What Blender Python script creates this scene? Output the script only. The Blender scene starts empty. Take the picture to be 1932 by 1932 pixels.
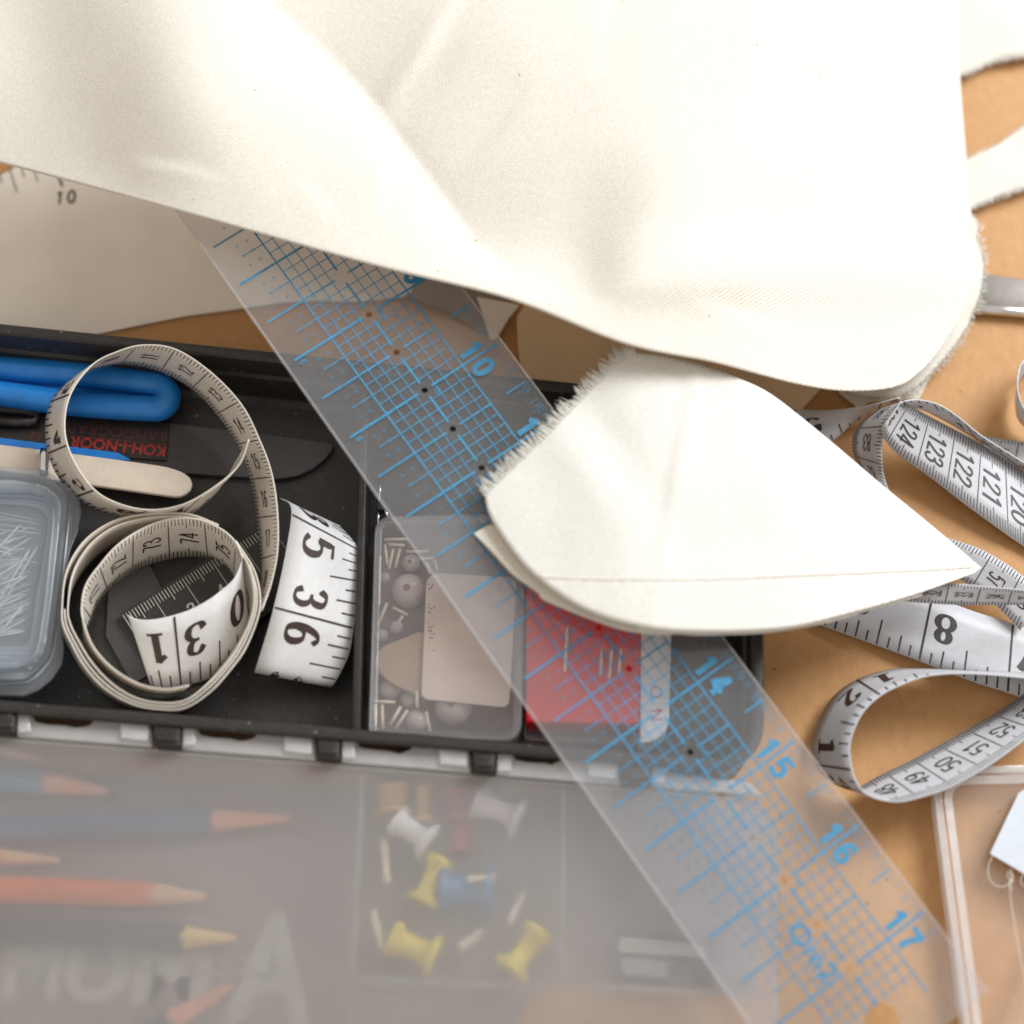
import bpy, bmesh, math, random
import numpy as np
from mathutils import Vector, Matrix, noise
random.seed(7)
rng = random.Random(11)
sc = bpy.context.scene
col = sc.collection
S = 1932.0                      # pixel grid the photograph was measured on
F = 3488.0                      # focal length in those pixels
TH = math.radians(22.0)         # camera tilt from the vertical
DIST = 0.502
# ------------------------------------------------------------------ camera
cd = bpy.data.cameras.new('camera')
cam = bpy.data.objects.new('camera', cd); col.objects.link(cam)
cd.sensor_width = 36.0; cd.lens = F/S*36.0
cd.clip_start = 0.02; cd.clip_end = 20.0
CP = Vector((0, -DIST*math.sin(TH), DIST*math.cos(TH)))
cam.location = CP; cam.rotation_euler = (TH, 0, 0)
cd.dof.use_dof = True; cd.dof.focus_distance = 0.490; cd.dof.aperture_fstop = 4.6
sc.camera = cam
# ------------------------------------------------------------------ world and lamps (window behind the camera, to the right)
w = bpy.data.worlds.new('World'); sc.world = w; w.use_nodes = True
bg = w.node_tree.nodes['Background']
bg.inputs[0].default_value = (1.0, 0.925, 0.83, 1); bg.inputs[1].default_value = 0.66
def area(name, loc, tgt, sx, sy, power, colr):
    l = bpy.data.lights.new(name, 'AREA'); l.shape = 'RECTANGLE'; l.size = sx; l.size_y = sy
    l.energy = power; l.color = colr
    o = bpy.data.objects.new(name, l); col.objects.link(o); o.location = loc
    o.rotation_euler = (Vector(tgt)-Vector(loc)).to_track_quat('-Z', 'Y').to_euler()
    return o
area('window_light', (0.80, 0.62, 0.86), (0, 0, 0), 0.66, 0.66, 23.5, (0.93, 0.965, 1.0))
sc.view_settings.view_transform = 'Standard'; sc.view_settings.look = 'None'
sc.view_settings.exposure = 0.0; sc.view_settings.gamma = 1.0
cy = sc.cycles
cy.max_bounces = 24; cy.transparent_max_bounces = 24; cy.transmission_bounces = 12
cy.diffuse_bounces = 5; cy.glossy_bounces = 4
cy.sample_clamp_indirect = 8.0

# ------------------------------------------------------------------ projection helpers
CT, ST = math.cos(TH), math.sin(TH)
def ray(px, py):
    x = (px-966)/F; y = -(py-966)/F
    return Vector((x, y*CT+ST, y*ST-CT))
def P(px, py, h):               # point at height h (mm) above the table seen at a pixel
    d = ray(px, py); t = (h*0.001-CP.z)/d.z
    return CP+d*t
def proj(p):
    q = p-CP
    z = q.y*ST-q.z*CT
    return (966+F*q.x/z, 966-F*(q.y*CT+q.z*ST)/z)
def on_line(px, py, A, W, up=True):   # height at which the ray through a pixel is W away from A
    d = ray(px, py); d = d/abs(d.z); o = P(px, py, 0)
    r = o-A; d = -d             # d.z = +1 : moving up
    b = r.dot(d); a = d.dot(d); c = r.dot(r)-W*W
    disc = b*b-a*c
    if disc < 0: t = -b/a
    else: t = (-b+(1 if up else -1)*math.sqrt(disc))/a
    return o+d*t
def crom(pts, n, closed=False):       # Catmull-Rom through tuples
    pts = [np.array(p, float) for p in pts]; m = len(pts); out = []
    segs = m if closed else m-1
    for k in range(n):
        t = k/(n if closed else n-1)*segs; i = min(int(t), segs-1); t -= i
        g = lambda j: pts[j % m] if closed else (pts[j] if 0 <= j < m else (2*pts[0]-pts[1] if j < 0 else 2*pts[-1]-pts[-2]))
        p0, p1, p2, p3 = g(i-1), g(i), g(i+1), g(i+2)
        out.append(.5*((2*p1)+(-p0+p2)*t+(2*p0-5*p1+4*p2-p3)*t*t+(-p0+3*p1-3*p2+p3)*t**3))
    return out
def resample(pts, n, sub=24):
    d = crom(pts, (len(pts)-1)*sub+1) if len(pts) > 2 else [np.array(p, float) for p in pts]
    L = [0]
    for a, b in zip(d, d[1:]): L.append(L[-1]+np.linalg.norm(b-a))
    L = np.array(L); d = np.array(d); t = np.linspace(0, L[-1], n)
    return np.stack([np.interp(t, L, d[:, k]) for k in range(d.shape[1])], 1)

# ------------------------------------------------------------------ materials
def mat(name):
    m = bpy.data.materials.new(name); m.use_nodes = True
    nt = m.node_tree; nt.nodes.clear()
    out = nt.nodes.new('ShaderNodeOutputMaterial')
    return m, nt, out
def nd(nt, typ, **kw):
    n = nt.nodes.new(typ)
    for k, v in kw.items():
        if k.startswith('i_'): n.inputs[k[2:].replace('_', ' ')].default_value = v
        else: setattr(n, k, v)
    return n
def c4(c): return (c[0], c[1], c[2], 1)
def simple(name, colr, rough=.5, var=.12, scale=300, bump=0.0, bscale=900, metal=0.0, spec=.5, trans=0.0, spots=None):
    m, nt, out = mat(name)
    b = nd(nt, 'ShaderNodeBsdfPrincipled'); b.inputs['Roughness'].default_value = rough
    b.inputs['Metallic'].default_value = metal; b.inputs['Specular IOR Level'].default_value = spec
    tc = nd(nt, 'ShaderNodeTexCoord')
    n = nd(nt, 'ShaderNodeTexNoise'); n.inputs['Scale'].default_value = scale; n.inputs['Detail'].default_value = 4
    nt.links.new(tc.outputs['Object'], n.inputs['Vector'])
    r = nd(nt, 'ShaderNodeValToRGB')
    r.color_ramp.elements[0].position = .3; r.color_ramp.elements[1].position = .7
    r.color_ramp.elements[0].color = c4([x*(1-var) for x in colr]); r.color_ramp.elements[1].color = c4([min(1, x*(1+var)) for x in colr])
    nt.links.new(n.outputs['Fac'], r.inputs['Fac'])
    src = r.outputs['Color']
    if spots:
        sp = nd(nt, 'ShaderNodeTexVoronoi'); sp.inputs['Scale'].default_value = spots[0]
        nt.links.new(tc.outputs['Object'], sp.inputs['Vector'])
        lt = nd(nt, 'ShaderNodeMath', operation='LESS_THAN'); lt.inputs[1].default_value = spots[1]
        nt.links.new(sp.outputs['Distance'], lt.inputs[0])
        n2 = nd(nt, 'ShaderNodeTexNoise'); n2.inputs['Scale'].default_value = spots[0]*.21
        nt.links.new(tc.outputs['Object'], n2.inputs['Vector'])
        g2 = nd(nt, 'ShaderNodeMath', operation='GREATER_THAN'); g2.inputs[1].default_value = .52
        nt.links.new(n2.outputs['Fac'], g2.inputs[0])
        mu = nd(nt, 'ShaderNodeMath', operation='MULTIPLY')
        nt.links.new(lt.outputs[0], mu.inputs[0]); nt.links.new(g2.outputs[0], mu.inputs[1])
        mx = nd(nt, 'ShaderNodeMix', data_type='RGBA')
        nt.links.new(mu.outputs[0], mx.inputs[0]); nt.links.new(src, mx.inputs[6]); mx.inputs[7].default_value = c4(spots[2])
        src = mx.outputs[2]
    nt.links.new(src, b.inputs['Base Color'])
    if bump:
        n3 = nd(nt, 'ShaderNodeTexNoise'); n3.inputs['Scale'].default_value = bscale; n3.inputs['Detail'].default_value = 3
        nt.links.new(tc.outputs['Object'], n3.inputs['Vector'])
        bp = nd(nt, 'ShaderNodeBump'); bp.inputs['Strength'].default_value = bump; bp.inputs['Distance'].default_value = .0004
        nt.links.new(n3.outputs['Fac'], bp.inputs['Height']); nt.links.new(bp.outputs[0], b.inputs['Normal'])
    if trans:
        t = nd(nt, 'ShaderNodeBsdfTranslucent'); t.inputs[0].default_value = c4(colr)
        mx = nd(nt, 'ShaderNodeMixShader'); mx.inputs[0].default_value = trans
        nt.links.new(b.outputs[0], mx.inputs[1]); nt.links.new(t.outputs[0], mx.inputs[2]); nt.links.new(mx.outputs[0], out.inputs[0])
    else: nt.links.new(b.outputs[0], out.inputs[0])
    return m
def film(name, colr, haze=.2, refr=0.0, rrough=.2, gloss=.06, grough=.15, var=.15, scale=120, tint=(1, 1, 1), transl=.4, scratch=0, ior=1.06):
    """clear or milky plastic: straight see-through, rough see-through, scattered haze, a coat of gloss"""
    m, nt, out = mat(name)
    tc = nd(nt, 'ShaderNodeTexCoord')
    n = nd(nt, 'ShaderNodeTexNoise'); n.inputs['Scale'].default_value = scale; n.inputs['Detail'].default_value = 5
    nt.links.new(tc.outputs['Object'], n.inputs['Vector'])
    mr = nd(nt, 'ShaderNodeMapRange'); mr.inputs[1].default_value = .3; mr.inputs[2].default_value = .7
    mr.inputs[3].default_value = haze*(1-var); mr.inputs[4].default_value = haze*(1+var)
    nt.links.new(n.outputs['Fac'], mr.inputs[0])
    tr = nd(nt, 'ShaderNodeBsdfTransparent'); tr.inputs[0].default_value = c4(tint)
    through = tr.outputs[0]
    if refr:
        rf = nd(nt, 'ShaderNodeBsdfRefraction'); rf.inputs['IOR'].default_value = ior; rf.inputs['Roughness'].default_value = rrough
        rf.inputs['Color'].default_value = c4(tint)
        mx = nd(nt, 'ShaderNodeMixShader'); mx.inputs[0].default_value = refr
        nt.links.new(tr.outputs[0], mx.inputs[1]); nt.links.new(rf.outputs[0], mx.inputs[2]); through = mx.outputs[0]
    df = nd(nt, 'ShaderNodeBsdfDiffuse'); df.inputs[0].default_value = c4(colr)
    tl = nd(nt, 'ShaderNodeBsdfTranslucent'); tl.inputs[0].default_value = c4(colr)
    m0 = nd(nt, 'ShaderNodeMixShader'); m0.inputs[0].default_value = transl
    nt.links.new(df.outputs[0], m0.inputs[1]); nt.links.new(tl.outputs[0], m0.inputs[2])
    m1 = nd(nt, 'ShaderNodeMixShader'); nt.links.new(mr.outputs[0], m1.inputs[0])
    nt.links.new(through, m1.inputs[1]); nt.links.new(m0.outputs[0], m1.inputs[2])
    gl = nd(nt, 'ShaderNodeBsdfGlossy'); gl.inputs['Roughness'].default_value = grough
    if scratch:
        n3 = nd(nt, 'ShaderNodeTexNoise'); n3.inputs['Scale'].default_value = scratch
        nt.links.new(tc.outputs['Object'], n3.inputs['Vector'])
        bp = nd(nt, 'ShaderNodeBump'); bp.inputs['Strength'].default_value = .3; bp.inputs['Distance'].default_value = .0005
        nt.links.new(n3.outputs['Fac'], bp.inputs['Height']); nt.links.new(bp.outputs[0], gl.inputs['Normal'])
    m2 = nd(nt, 'ShaderNodeMixShader'); m2.inputs[0].default_value = gloss
    nt.links.new(m1.outputs[0], m2.inputs[1]); nt.links.new(gl.outputs[0], m2.inputs[2])
    nt.links.new(m2.outputs[0], out.inputs[0])
    return m
def cloth(name, colr, trans=.12, weave=2600, flecks=True):
    m, nt, out = mat(name)
    b = nd(nt, 'ShaderNodeBsdfPrincipled'); b.inputs['Roughness'].default_value = .9; b.inputs['Specular IOR Level'].default_value = .15
    b.inputs['Sheen Weight'].default_value = .15
    tc = nd(nt, 'ShaderNodeTexCoord')
    mp = nd(nt, 'ShaderNodeMapping'); mp.inputs['Rotation'].default_value = (0, 0, .9)
    nt.links.new(tc.outputs['Object'], mp.inputs['Vector'])
    wv = nd(nt, 'ShaderNodeTexWave'); wv.inputs['Scale'].default_value = weave/6.28; wv.inputs['Distortion'].default_value = 1.2
    wv.inputs['Detail Scale'].default_value = 2.0
    nt.links.new(mp.outputs[0], wv.inputs['Vector'])
    w2 = nd(nt, 'ShaderNodeTexNoise'); w2.inputs['Scale'].default_value = 2200; w2.inputs['Detail'].default_value = 2
    nt.links.new(tc.outputs['Object'], w2.inputs['Vector'])
    ad = nd(nt, 'ShaderNodeMath', operation='ADD'); nt.links.new(wv.outputs['Fac'], ad.inputs[0]); nt.links.new(w2.outputs['Fac'], ad.inputs[1])
    bp = nd(nt, 'ShaderNodeBump'); bp.inputs['Strength'].default_value = .55; bp.inputs['Distance'].default_value = .0002
    nt.links.new(ad.outputs[0], bp.inputs['Height']); nt.links.new(bp.outputs[0], b.inputs['Normal'])
    n = nd(nt, 'ShaderNodeTexNoise'); n.inputs['Scale'].default_value = 900; n.inputs['Detail'].default_value = 3
    nt.links.new(tc.outputs['Object'], n.inputs['Vector'])
    r = nd(nt, 'ShaderNodeValToRGB'); r.color_ramp.elements[0].position = .3; r.color_ramp.elements[1].position = .7
    r.color_ramp.elements[0].color = c4([x*.94 for x in colr]); r.color_ramp.elements[1].color = c4([min(1, x*1.03) for x in colr])
    nt.links.new(n.outputs['Fac'], r.inputs['Fac'])
    src = r.outputs['Color']
    if flecks:
        sp = nd(nt, 'ShaderNodeTexVoronoi'); sp.inputs['Scale'].default_value = 95
        nt.links.new(tc.outputs['Object'], sp.inputs['Vector'])
        lt = nd(nt, 'ShaderNodeMath', operation='LESS_THAN'); lt.inputs[1].default_value = .034
        nt.links.new(sp.outputs['Distance'], lt.inputs[0])
        mx = nd(nt, 'ShaderNodeMix', data_type='RGBA')
        nt.links.new(lt.outputs[0], mx.inputs[0]); nt.links.new(src, mx.inputs[6]); mx.inputs[7].default_value = (.55, .46, .33, 1)
        src = mx.outputs[2]
    nt.links.new(src, b.inputs['Base Color'])
    t = nd(nt, 'ShaderNodeBsdfTranslucent'); t.inputs[0].default_value = c4([colr[0], colr[1]*.93, colr[2]*.82])
    mx = nd(nt, 'ShaderNodeMixShader'); mx.inputs[0].default_value = trans
    nt.links.new(b.outputs[0], mx.inputs[1]); nt.links.new(t.outputs[0], mx.inputs[2]); nt.links.new(mx.outputs[0], out.inputs[0])
    return m

M = {}
# table: warm kraft / wood
def table_mat():
    m, nt, out = mat('table_wood')
    b = nd(nt, 'ShaderNodeBsdfPrincipled'); b.inputs['Roughness'].default_value = .55; b.inputs['Specular IOR Level'].default_value = .3
    tc = nd(nt, 'ShaderNodeTexCoord')
    mp = nd(nt, 'ShaderNodeMapping'); mp.inputs['Scale'].default_value = (1, .55, 1); mp.inputs['Rotation'].default_value = (0, 0, .12)
    nt.links.new(tc.outputs['Object'], mp.inputs[0])
    n = nd(nt, 'ShaderNodeTexNoise'); n.inputs['Scale'].default_value = 420; n.inputs['Detail'].default_value = 7; n.inputs['Roughness'].default_value = .7
    nt.links.new(mp.outputs[0], n.inputs['Vector'])
    r = nd(nt, 'ShaderNodeValToRGB'); r.color_ramp.elements[0].position = .28; r.color_ramp.elements[1].position = .72
    r.color_ramp.elements[0].color = (.445, .235, .092, 1); r.color_ramp.elements[1].color = (.54, .295, .122, 1)
    nt.links.new(n.outputs['Fac'], r.inputs['Fac'])
    nb = nd(nt, 'ShaderNodeTexNoise'); nb.inputs['Scale'].default_value = 22; nb.inputs['Detail'].default_value = 3
    nt.links.new(tc.outputs['Object'], nb.inputs['Vector'])
    mr = nd(nt, 'ShaderNodeMapRange'); mr.inputs[3].default_value = .88; mr.inputs[4].default_value = 1.1
    nt.links.new(nb.outputs['Fac'], mr.inputs[0])
    mu = nd(nt, 'ShaderNodeMix', data_type='RGBA', blend_type='MULTIPLY'); mu.inputs[0].default_value = 1
    nt.links.new(r.outputs['Color'], mu.inputs[6]); nt.links.new(mr.outputs[0], mu.inputs[7])
    sp = nd(nt, 'ShaderNodeTexVoronoi'); sp.inputs['Scale'].default_value = 130
    nt.links.new(tc.outputs['Object'], sp.inputs['Vector'])
    lt = nd(nt, 'ShaderNodeMath', operation='LESS_THAN'); lt.inputs[1].default_value = .05
    nt.links.new(sp.outputs['Distance'], lt.inputs[0])
    mx = nd(nt, 'ShaderNodeMix', data_type='RGBA'); nt.links.new(lt.outputs[0], mx.inputs[0])
    nt.links.new(mu.outputs[2], mx.inputs[6]); mx.inputs[7].default_value = (.22, .085, .03, 1)
    nt.links.new(mx.outputs[2], b.inputs['Base Color'])
    bp = nd(nt, 'ShaderNodeBump'); bp.inputs['Strength'].default_value = .15; bp.inputs['Distance'].default_value = .0003
    nt.links.new(n.outputs['Fac'], bp.inputs['Height']); nt.links.new(bp.outputs[0], b.inputs['Normal'])
    nt.links.new(b.outputs[0], out.inputs[0])
    return m
M['table'] = table_mat()
M['black'] = simple('black_plastic', (.022, .019, .017), .42, .25, 500, .25, 1600, spots=(260, .10, (.13, .12, .10)))
M['cloth'] = cloth('cream_calico', (.80, .765, .69))
M['cloth_white'] = cloth('white_calico', (.84, .82, .77), flecks=False)
M['cloth_lower'] = cloth('cream_lining', (.80, .75, .65), flecks=False)
M['thread'] = simple('cotton_thread', (.88, .86, .80), .9, .06, 2000, trans=.2)
M['seam'] = simple('seam_thread', (.66, .62, .57), .95, .2, 3000)
M['tape_lit'] = simple('tape_vinyl_lit', (.82, .82, .82), .45, .04, 700, .12, 2500, trans=.12)  # lit copy of the left tape's vinyl, for its bright folded parts
M['tape'] = simple('tape_vinyl_dimmed', (.55, .555, .585), .45, .04, 700, .12, 2500, trans=.12)  # right-hand tape: its shade is put into a greyed, bluish white
M['tape_shaded'] = simple('tape_vinyl_shaded', (.74, .68, .60), .45, .05, 700, .12, 2500, trans=.10)  # shaded copy of the left tape's vinyl: tan of unlit loops painted in
M['ink'] = simple('black_ink', (.030, .024, .022), .5, .2, 900)
M['ink_warm'] = simple('brown_black_ink', (.045, .024, .020), .5, .2, 900)
M['ruler'] = film('ruler_acrylic', (.80, .80, .81), haze=.085, gloss=.05, grough=.12, var=.22, scale=45, tint=(.97, .98, 1.0), transl=.35, scratch=300)  # pale diffuse haze stands in for sky and ceiling reflected in the acrylic
M['ruler_edge_highlight'] = film('ruler_edge_highlight', (.85, .87, .90), haze=.22, gloss=.16, grough=.10, var=.3, scale=120)  # stronger pale haze paints the white highlight along the edge
M['blue'] = simple('ruler_blue_ink', (.04, .24, .43), .5, .22, 1500)
M['blue_handle'] = simple('blue_plastic', (.012, .19, .58), .33, .1, 300, .05, 1200)
M['chrome'] = simple('polished_steel', (.75, .75, .76), .18, .06, 300, metal=1.0)
M['steel'] = simple('brushed_steel', (.21, .19, .17), .45, .1, 600, metal=.25)
M['paper'] = simple('pattern_paper', (.80, .755, .68), .8, .05, 60, .2, 900)
M['card_beige'] = simple('manila_card', (.72, .56, .36), .8, .05, 80, .2, 900)
M['shadow_grey'] = simple('shadow_grey', (.27, .235, .20), .8, .06, 80, .2, 900)  # painted shadow tone for the shape under the ruler
M['stick'] = simple('birch_stick', (.62, .53, .43), .7, .05, 250, .2, 900)
M['sleeve'] = simple('dark_grey_sleeve', (.050, .044, .044), .5, .1, 300, .1)
M['sleeve_black'] = simple('black_pen_body', (.016, .012, .011), .45, .2, 300, .1)
M['red_print'] = simple('red_print', (.36, .022, .014), .6, .25, 900)
M['red_faint'] = simple('faded_red_print', (.11, .026, .016), .6, .3, 900)
M['lid'] = film('frosted_lid', (.84, .825, .82), haze=.215, refr=.95, ior=1.28, rrough=.285, gloss=.07, grough=.30, var=.10, scale=30, tint=(.95, .94, .94), transl=.45, scratch=90)
M['lid_tab'] = film('frosted_tab', (.90, .91, .92), haze=.60, refr=.5, rrough=.3, gloss=.09, grough=.22, var=.1, scale=200, tint=(.95, .95, .95), scratch=250)
M['lid_rib'] = film('frosted_rib', (.70, .70, .70), haze=.30, refr=.5, rrough=.3, gloss=.06, grough=.25, var=.1, scale=200)
M['pinbox'] = film('milky_plastic', (.80, .83, .86), haze=.105, refr=.0, rrough=.15, gloss=.08, grough=.22, var=.12, scale=150, tint=(.93, .96, 1), scratch=120)
M['pinbox_rim'] = film('milky_plastic_rim', (.76, .82, .87), haze=.40, refr=.25, rrough=.2, gloss=.10, grough=.25, var=.1, scale=150, tint=(.93, .96, 1), scratch=120)
M['pin'] = simple('pin_steel', (.80, .74, .62), .3, .15, 400, metal=.35)
M['bead_box'] = film('clear_plastic', (.70, .67, .68), haze=.15, gloss=.055, grough=.16, var=.25, scale=90, tint=(.97, .95, .95), scratch=150)
M['bead_box_rim'] = film('clear_plastic_rim', (.66, .64, .66), haze=.22, gloss=.07, grough=.2, var=.2, scale=120)
M['clear'] = film('clear_lid', (.85, .80, .75), haze=.13, gloss=.035, grough=.14, var=.2, scale=60, tint=(1, .985, .97), scratch=200)
M['clear_rim'] = film('clear_lid_rim', (.88, .87, .88), haze=.46, gloss=.10, grough=.14, var=.12, scale=200, scratch=200)
M['pearl'] = simple('pearl', (.76, .72, .69), .22, .06, 300, spec=.7)
M['bead_hole'] = simple('bead_hole', (.28, .19, .12), .6, .1, 300)
M['bugle'] = simple('bugle_bead', (.85, .78, .60), .3, .08, 400, spec=.7)
M['label_card'] = simple('tan_card', (.90, .82, .74), .6, .05, 120, .1)
M['button'] = simple('horn_button', (.52, .42, .31), .5, .08, 150, .1)
M['red'] = simple('red_plastic', (.86, .010, .022), .38, .08, 200, .05)
M['white_plastic'] = simple('white_plastic', (.84, .83, .85), .35, .05, 200)
M['pink_print'] = simple('pink_print', (.60, .30, .36), .6, .2, 900)
M['white_card'] = simple('white_card', (.57, .61, .67), .7, .03, 200, .1)
M['mat'] = simple('grey_brown_sheet', (.27, .225, .215), .8, .10, 60, .15)
M['pale_print'] = simple('pale_grey_print', (.46, .44, .40), .8, .1, 90)
M['wood_tip'] = simple('pencil_wood', (.78, .47, .27), .7, .1, 300, .1)
M['wood_pink'] = simple('pencil_wood_pink', (.80, .36, .24), .7, .1, 300, .1)
M['wood_yellow'] = simple('pencil_wood_yellow', (.78, .55, .20), .7, .1, 300, .1)
def paint(n, c): M[n] = simple(n, c, .38, .08, 200); return M[n]

# ------------------------------------------------------------------ mesh helpers
class MB:
    def __init__(s): s.v = []; s.f = []; s.sm = []
    def add(s, vs, fs, smooth=False):
        o = len(s.v); s.v += [tuple(v) for v in vs]
        s.f += [tuple(i+o for i in f) for f in fs]; s.sm += [smooth]*len(fs)
    def prism(s, top, dz, smooth=False):     # top polygon of 3D points, counter-clockwise seen from above; thickness dz mm downwards
        n = len(top); top = [Vector(p) for p in top]
        a = sum((top[i].x*top[(i+1) % n].y-top[(i+1) % n].x*top[i].y) for i in range(n))
        if a < 0: top = top[::-1]
        bot = [p-Vector((0, 0, dz*.001)) for p in top]
        fs = [tuple(range(n)), tuple(range(2*n-1, n-1, -1))]+[(i, i+n, (i+1) % n+n, (i+1) % n) for i in range(n)]
        s.add(top+bot, fs, smooth)
    def ring(s, outer, inner, dz):           # flat ring prism between two outlines of equal length
        n = len(outer); d = Vector((0, 0, dz*.001))
        vs = [Vector(p) for p in outer]+[Vector(p) for p in inner]
        vs = vs+[v-d for v in vs]; fs = []
        for i in range(n):
            j = (i+1) % n
            fs += [(i, j, n+j, n+i), (2*n+i, 3*n+i, 3*n+j, 2*n+j), (i, 2*n+i, 2*n+j, j), (n+i, n+j, 3*n+j, 3*n+i)]
        s.add(vs, fs)
    def loops(s, loops, cap0=False, cap1=False, smooth=False):
        n = len(loops[0]); vs = [p for l in loops for p in l]; fs = []
        for k in range(len(loops)-1):
            for i in range(n):
                j = (i+1) % n; fs.append((k*n+i, k*n+j, (k+1)*n+j, (k+1)*n+i))
        if cap0: fs.append(tuple(range(n-1, -1, -1)))
        if cap1: fs.append(tuple((len(loops)-1)*n+i for i in range(n)))
        s.add(vs, fs, smooth)
    def tube(s, path, r, n=8, closed=False, caps=True):
        path = [Vector(p) for p in path]; m = len(path); L = []
        ref = None
        for i, p in enumerate(path):
            a = path[(i-1) % m] if closed or i > 0 else p; b = path[(i+1) % m] if closed or i < m-1 else p
            t = (b-a).normalized()
            if ref is None: ref = t.orthogonal().normalized()
            ref = (ref-t*ref.dot(t)).normalized(); bi = t.cross(ref)
            rr = r[i] if isinstance(r, (list, tuple)) else r
            L.append([p+(ref*math.cos(2*math.pi*k/n)+bi*math.sin(2*math.pi*k/n))*rr*.001 for k in range(n)])
        if closed: L.append(L[0])
        s.loops(L, caps and not closed, caps and not closed, True)
    def lathe(s, prof, o, ax, n=16):         # prof = (distance along axis, radius) mm
        ax = Vector(ax).normalized(); e = ax.orthogonal().normalized(); g = ax.cross(e); o = Vector(o)
        L = [[o+ax*(d*.001)+(e*math.cos(2*math.pi*k/n)+g*math.sin(2*math.pi*k/n))*(max(r, .01)*.001) for k in range(n)] for d, r in prof]
        s.loops(L, True, True, True)
    def build(s, name, m, parent=None):
        me = bpy.data.meshes.new(name); me.from_pydata(s.v, [], s.f); me.materials.append(m)
        me.polygons.foreach_set('use_smooth', s.sm); me.update()
        return link(name, me, parent)
def link(name, me, parent=None):
    o = bpy.data.objects.new(name, me); col.objects.link(o)
    if parent: attach(o, parent)
    return o
def origin(o):                                # world offset of an object made here (translations only)
    p = Vector(o.location)
    while o.parent: o = o.parent; p += Vector(o.location)
    return p
def attach(o, parent): o.parent = parent; o.location = -origin(parent)
def thing(name, label, cat, loc, group=None):
    o = bpy.data.objects.new(name, None); col.objects.link(o); o.location = loc; o.empty_display_size = .01
    return tag(o, label, cat, group)
def tag(o, label, cat, group=None):
    o['label'] = label; o['category'] = cat
    if group: o['group'] = group
    return o
def bevel(o, wmm, seg=2):
    b = o.modifiers.new('bevel', 'BEVEL'); b.width = wmm*.001; b.segments = seg; b.limit_method = 'ANGLE'; b.angle_limit = .6
    for p in o.data.polygons: p.use_smooth = True
    return o
def poly(pts, h): return [P(x, y, h) for x, y in pts]
def rounded(corners, rad, n=6):               # rounded polygon in world xy; corners = 3D points
    out = []; m = len(corners); corners = [Vector(c) for c in corners]
    for i, c in enumerate(corners):
        r = (rad[i] if isinstance(rad, (list, tuple)) else rad)*.001
        a = (corners[i-1]-c).normalized(); b = (corners[(i+1) % m]-c).normalized()
        ang = a.angle(b); t = r/math.tan(ang/2)
        ctr = c+(a+b).normalized()*(r/math.sin(ang/2))
        p0, p1 = c+a*t-ctr, c+b*t-ctr; tot = p0.angle(p1) if r > 0 else 0
        for k in range(n+1):
            f = k/n
            if tot < 1e-4: out.append(ctr+p0); continue
            out.append(ctr+(p0*math.sin((1-f)*tot)+p1*math.sin(f*tot))/math.sin(tot))
    return out
def inset(loop, d, dz=0):                     # shift a loop inwards by d mm (world xy) and change height
    n = len(loop); out = []
    a = sum(loop[i].x*loop[(i+1) % n].y-loop[(i+1) % n].x*loop[i].y for i in range(n)); sg = 1 if a > 0 else -1
    for i in range(n):
        j = i
        p = loop[i]; k1, k2 = (i-1) % n, (i+1) % n
        t = loop[k2]-loop[k1]; t.z = 0
        t.normalize(); nr = Vector((-t.y, t.x, 0))*sg
        out.append(p+nr*d*.001+Vector((0, 0, dz*.001)))
    return out

# ------------------------------------------------------------------ glyphs drawn as strokes
def ell(cx, cy, rx, ry, n=24): return [(cx+rx*math.sin(2*math.pi*k/n), cy+ry*math.cos(2*math.pi*k/n)) for k in range(n+1)]
def sm(pts, n=18): return [tuple(p) for p in crom(pts, n)]
G = {
 '0': [ell(.3, .5, .24, .46)],
 '1': [[(.32, .97), (.32, .03)], [(.12, .80), (.32, .97)]],
 '2': [sm([(.08, .74), (.14, .91), (.3, .97), (.47, .90), (.5, .72), (.40, .48), (.2, .22), (.06, .05)]), [(.06, .05), (.54, .05)]],
 '3': [sm([(.07, .80), (.17, .94), (.32, .97), (.47, .88), (.46, .68), (.36, .56), (.22, .53)]), sm([(.22, .53), (.42, .49), (.53, .32), (.47, .12), (.3, .03), (.13, .07), (.05, .21)])],
 '4': [[(.42, .97), (.42, .03)], [(.42, .97), (.04, .3), (.57, .3)]],
 '5': [[(.50, .95), (.14, .95), (.10, .52)], sm([(.10, .52), (.28, .60), (.48, .52), (.53, .28), (.43, .08), (.25, .03), (.06, .14)])],
 '6': [sm([(.49, .86), (.36, .96), (.2, .88), (.08, .6), (.07, .3), (.16, .08), (.3, .03), (.46, .1), (.53, .28), (.45, .49), (.3, .55), (.15, .48), (.08, .32)], 30)],
 '7': [[(.06, .95), (.54, .95)], sm([(.54, .95), (.4, .66), (.29, .36), (.24, .03)])],
 '8': [ell(.3, .75, .18, .21), ell(.3, .28, .24, .25)],
}
G['9'] = [[(.6-x, 1-y) for x, y in s] for s in G['6']]
SERIF = {'1': [[(.14, .03), (.5, .03)]], '4': [[(.28, .03), (.56, .03)]], '7': [[(.06, .95), (.06, .82)]]}
BALL = {'2': [(.11, .76)], '3': [(.10, .79), (.09, .20)], '5': [(.10, .15)], '6': [(.46, .86)], '9': [(.14, .14)]}
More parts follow.
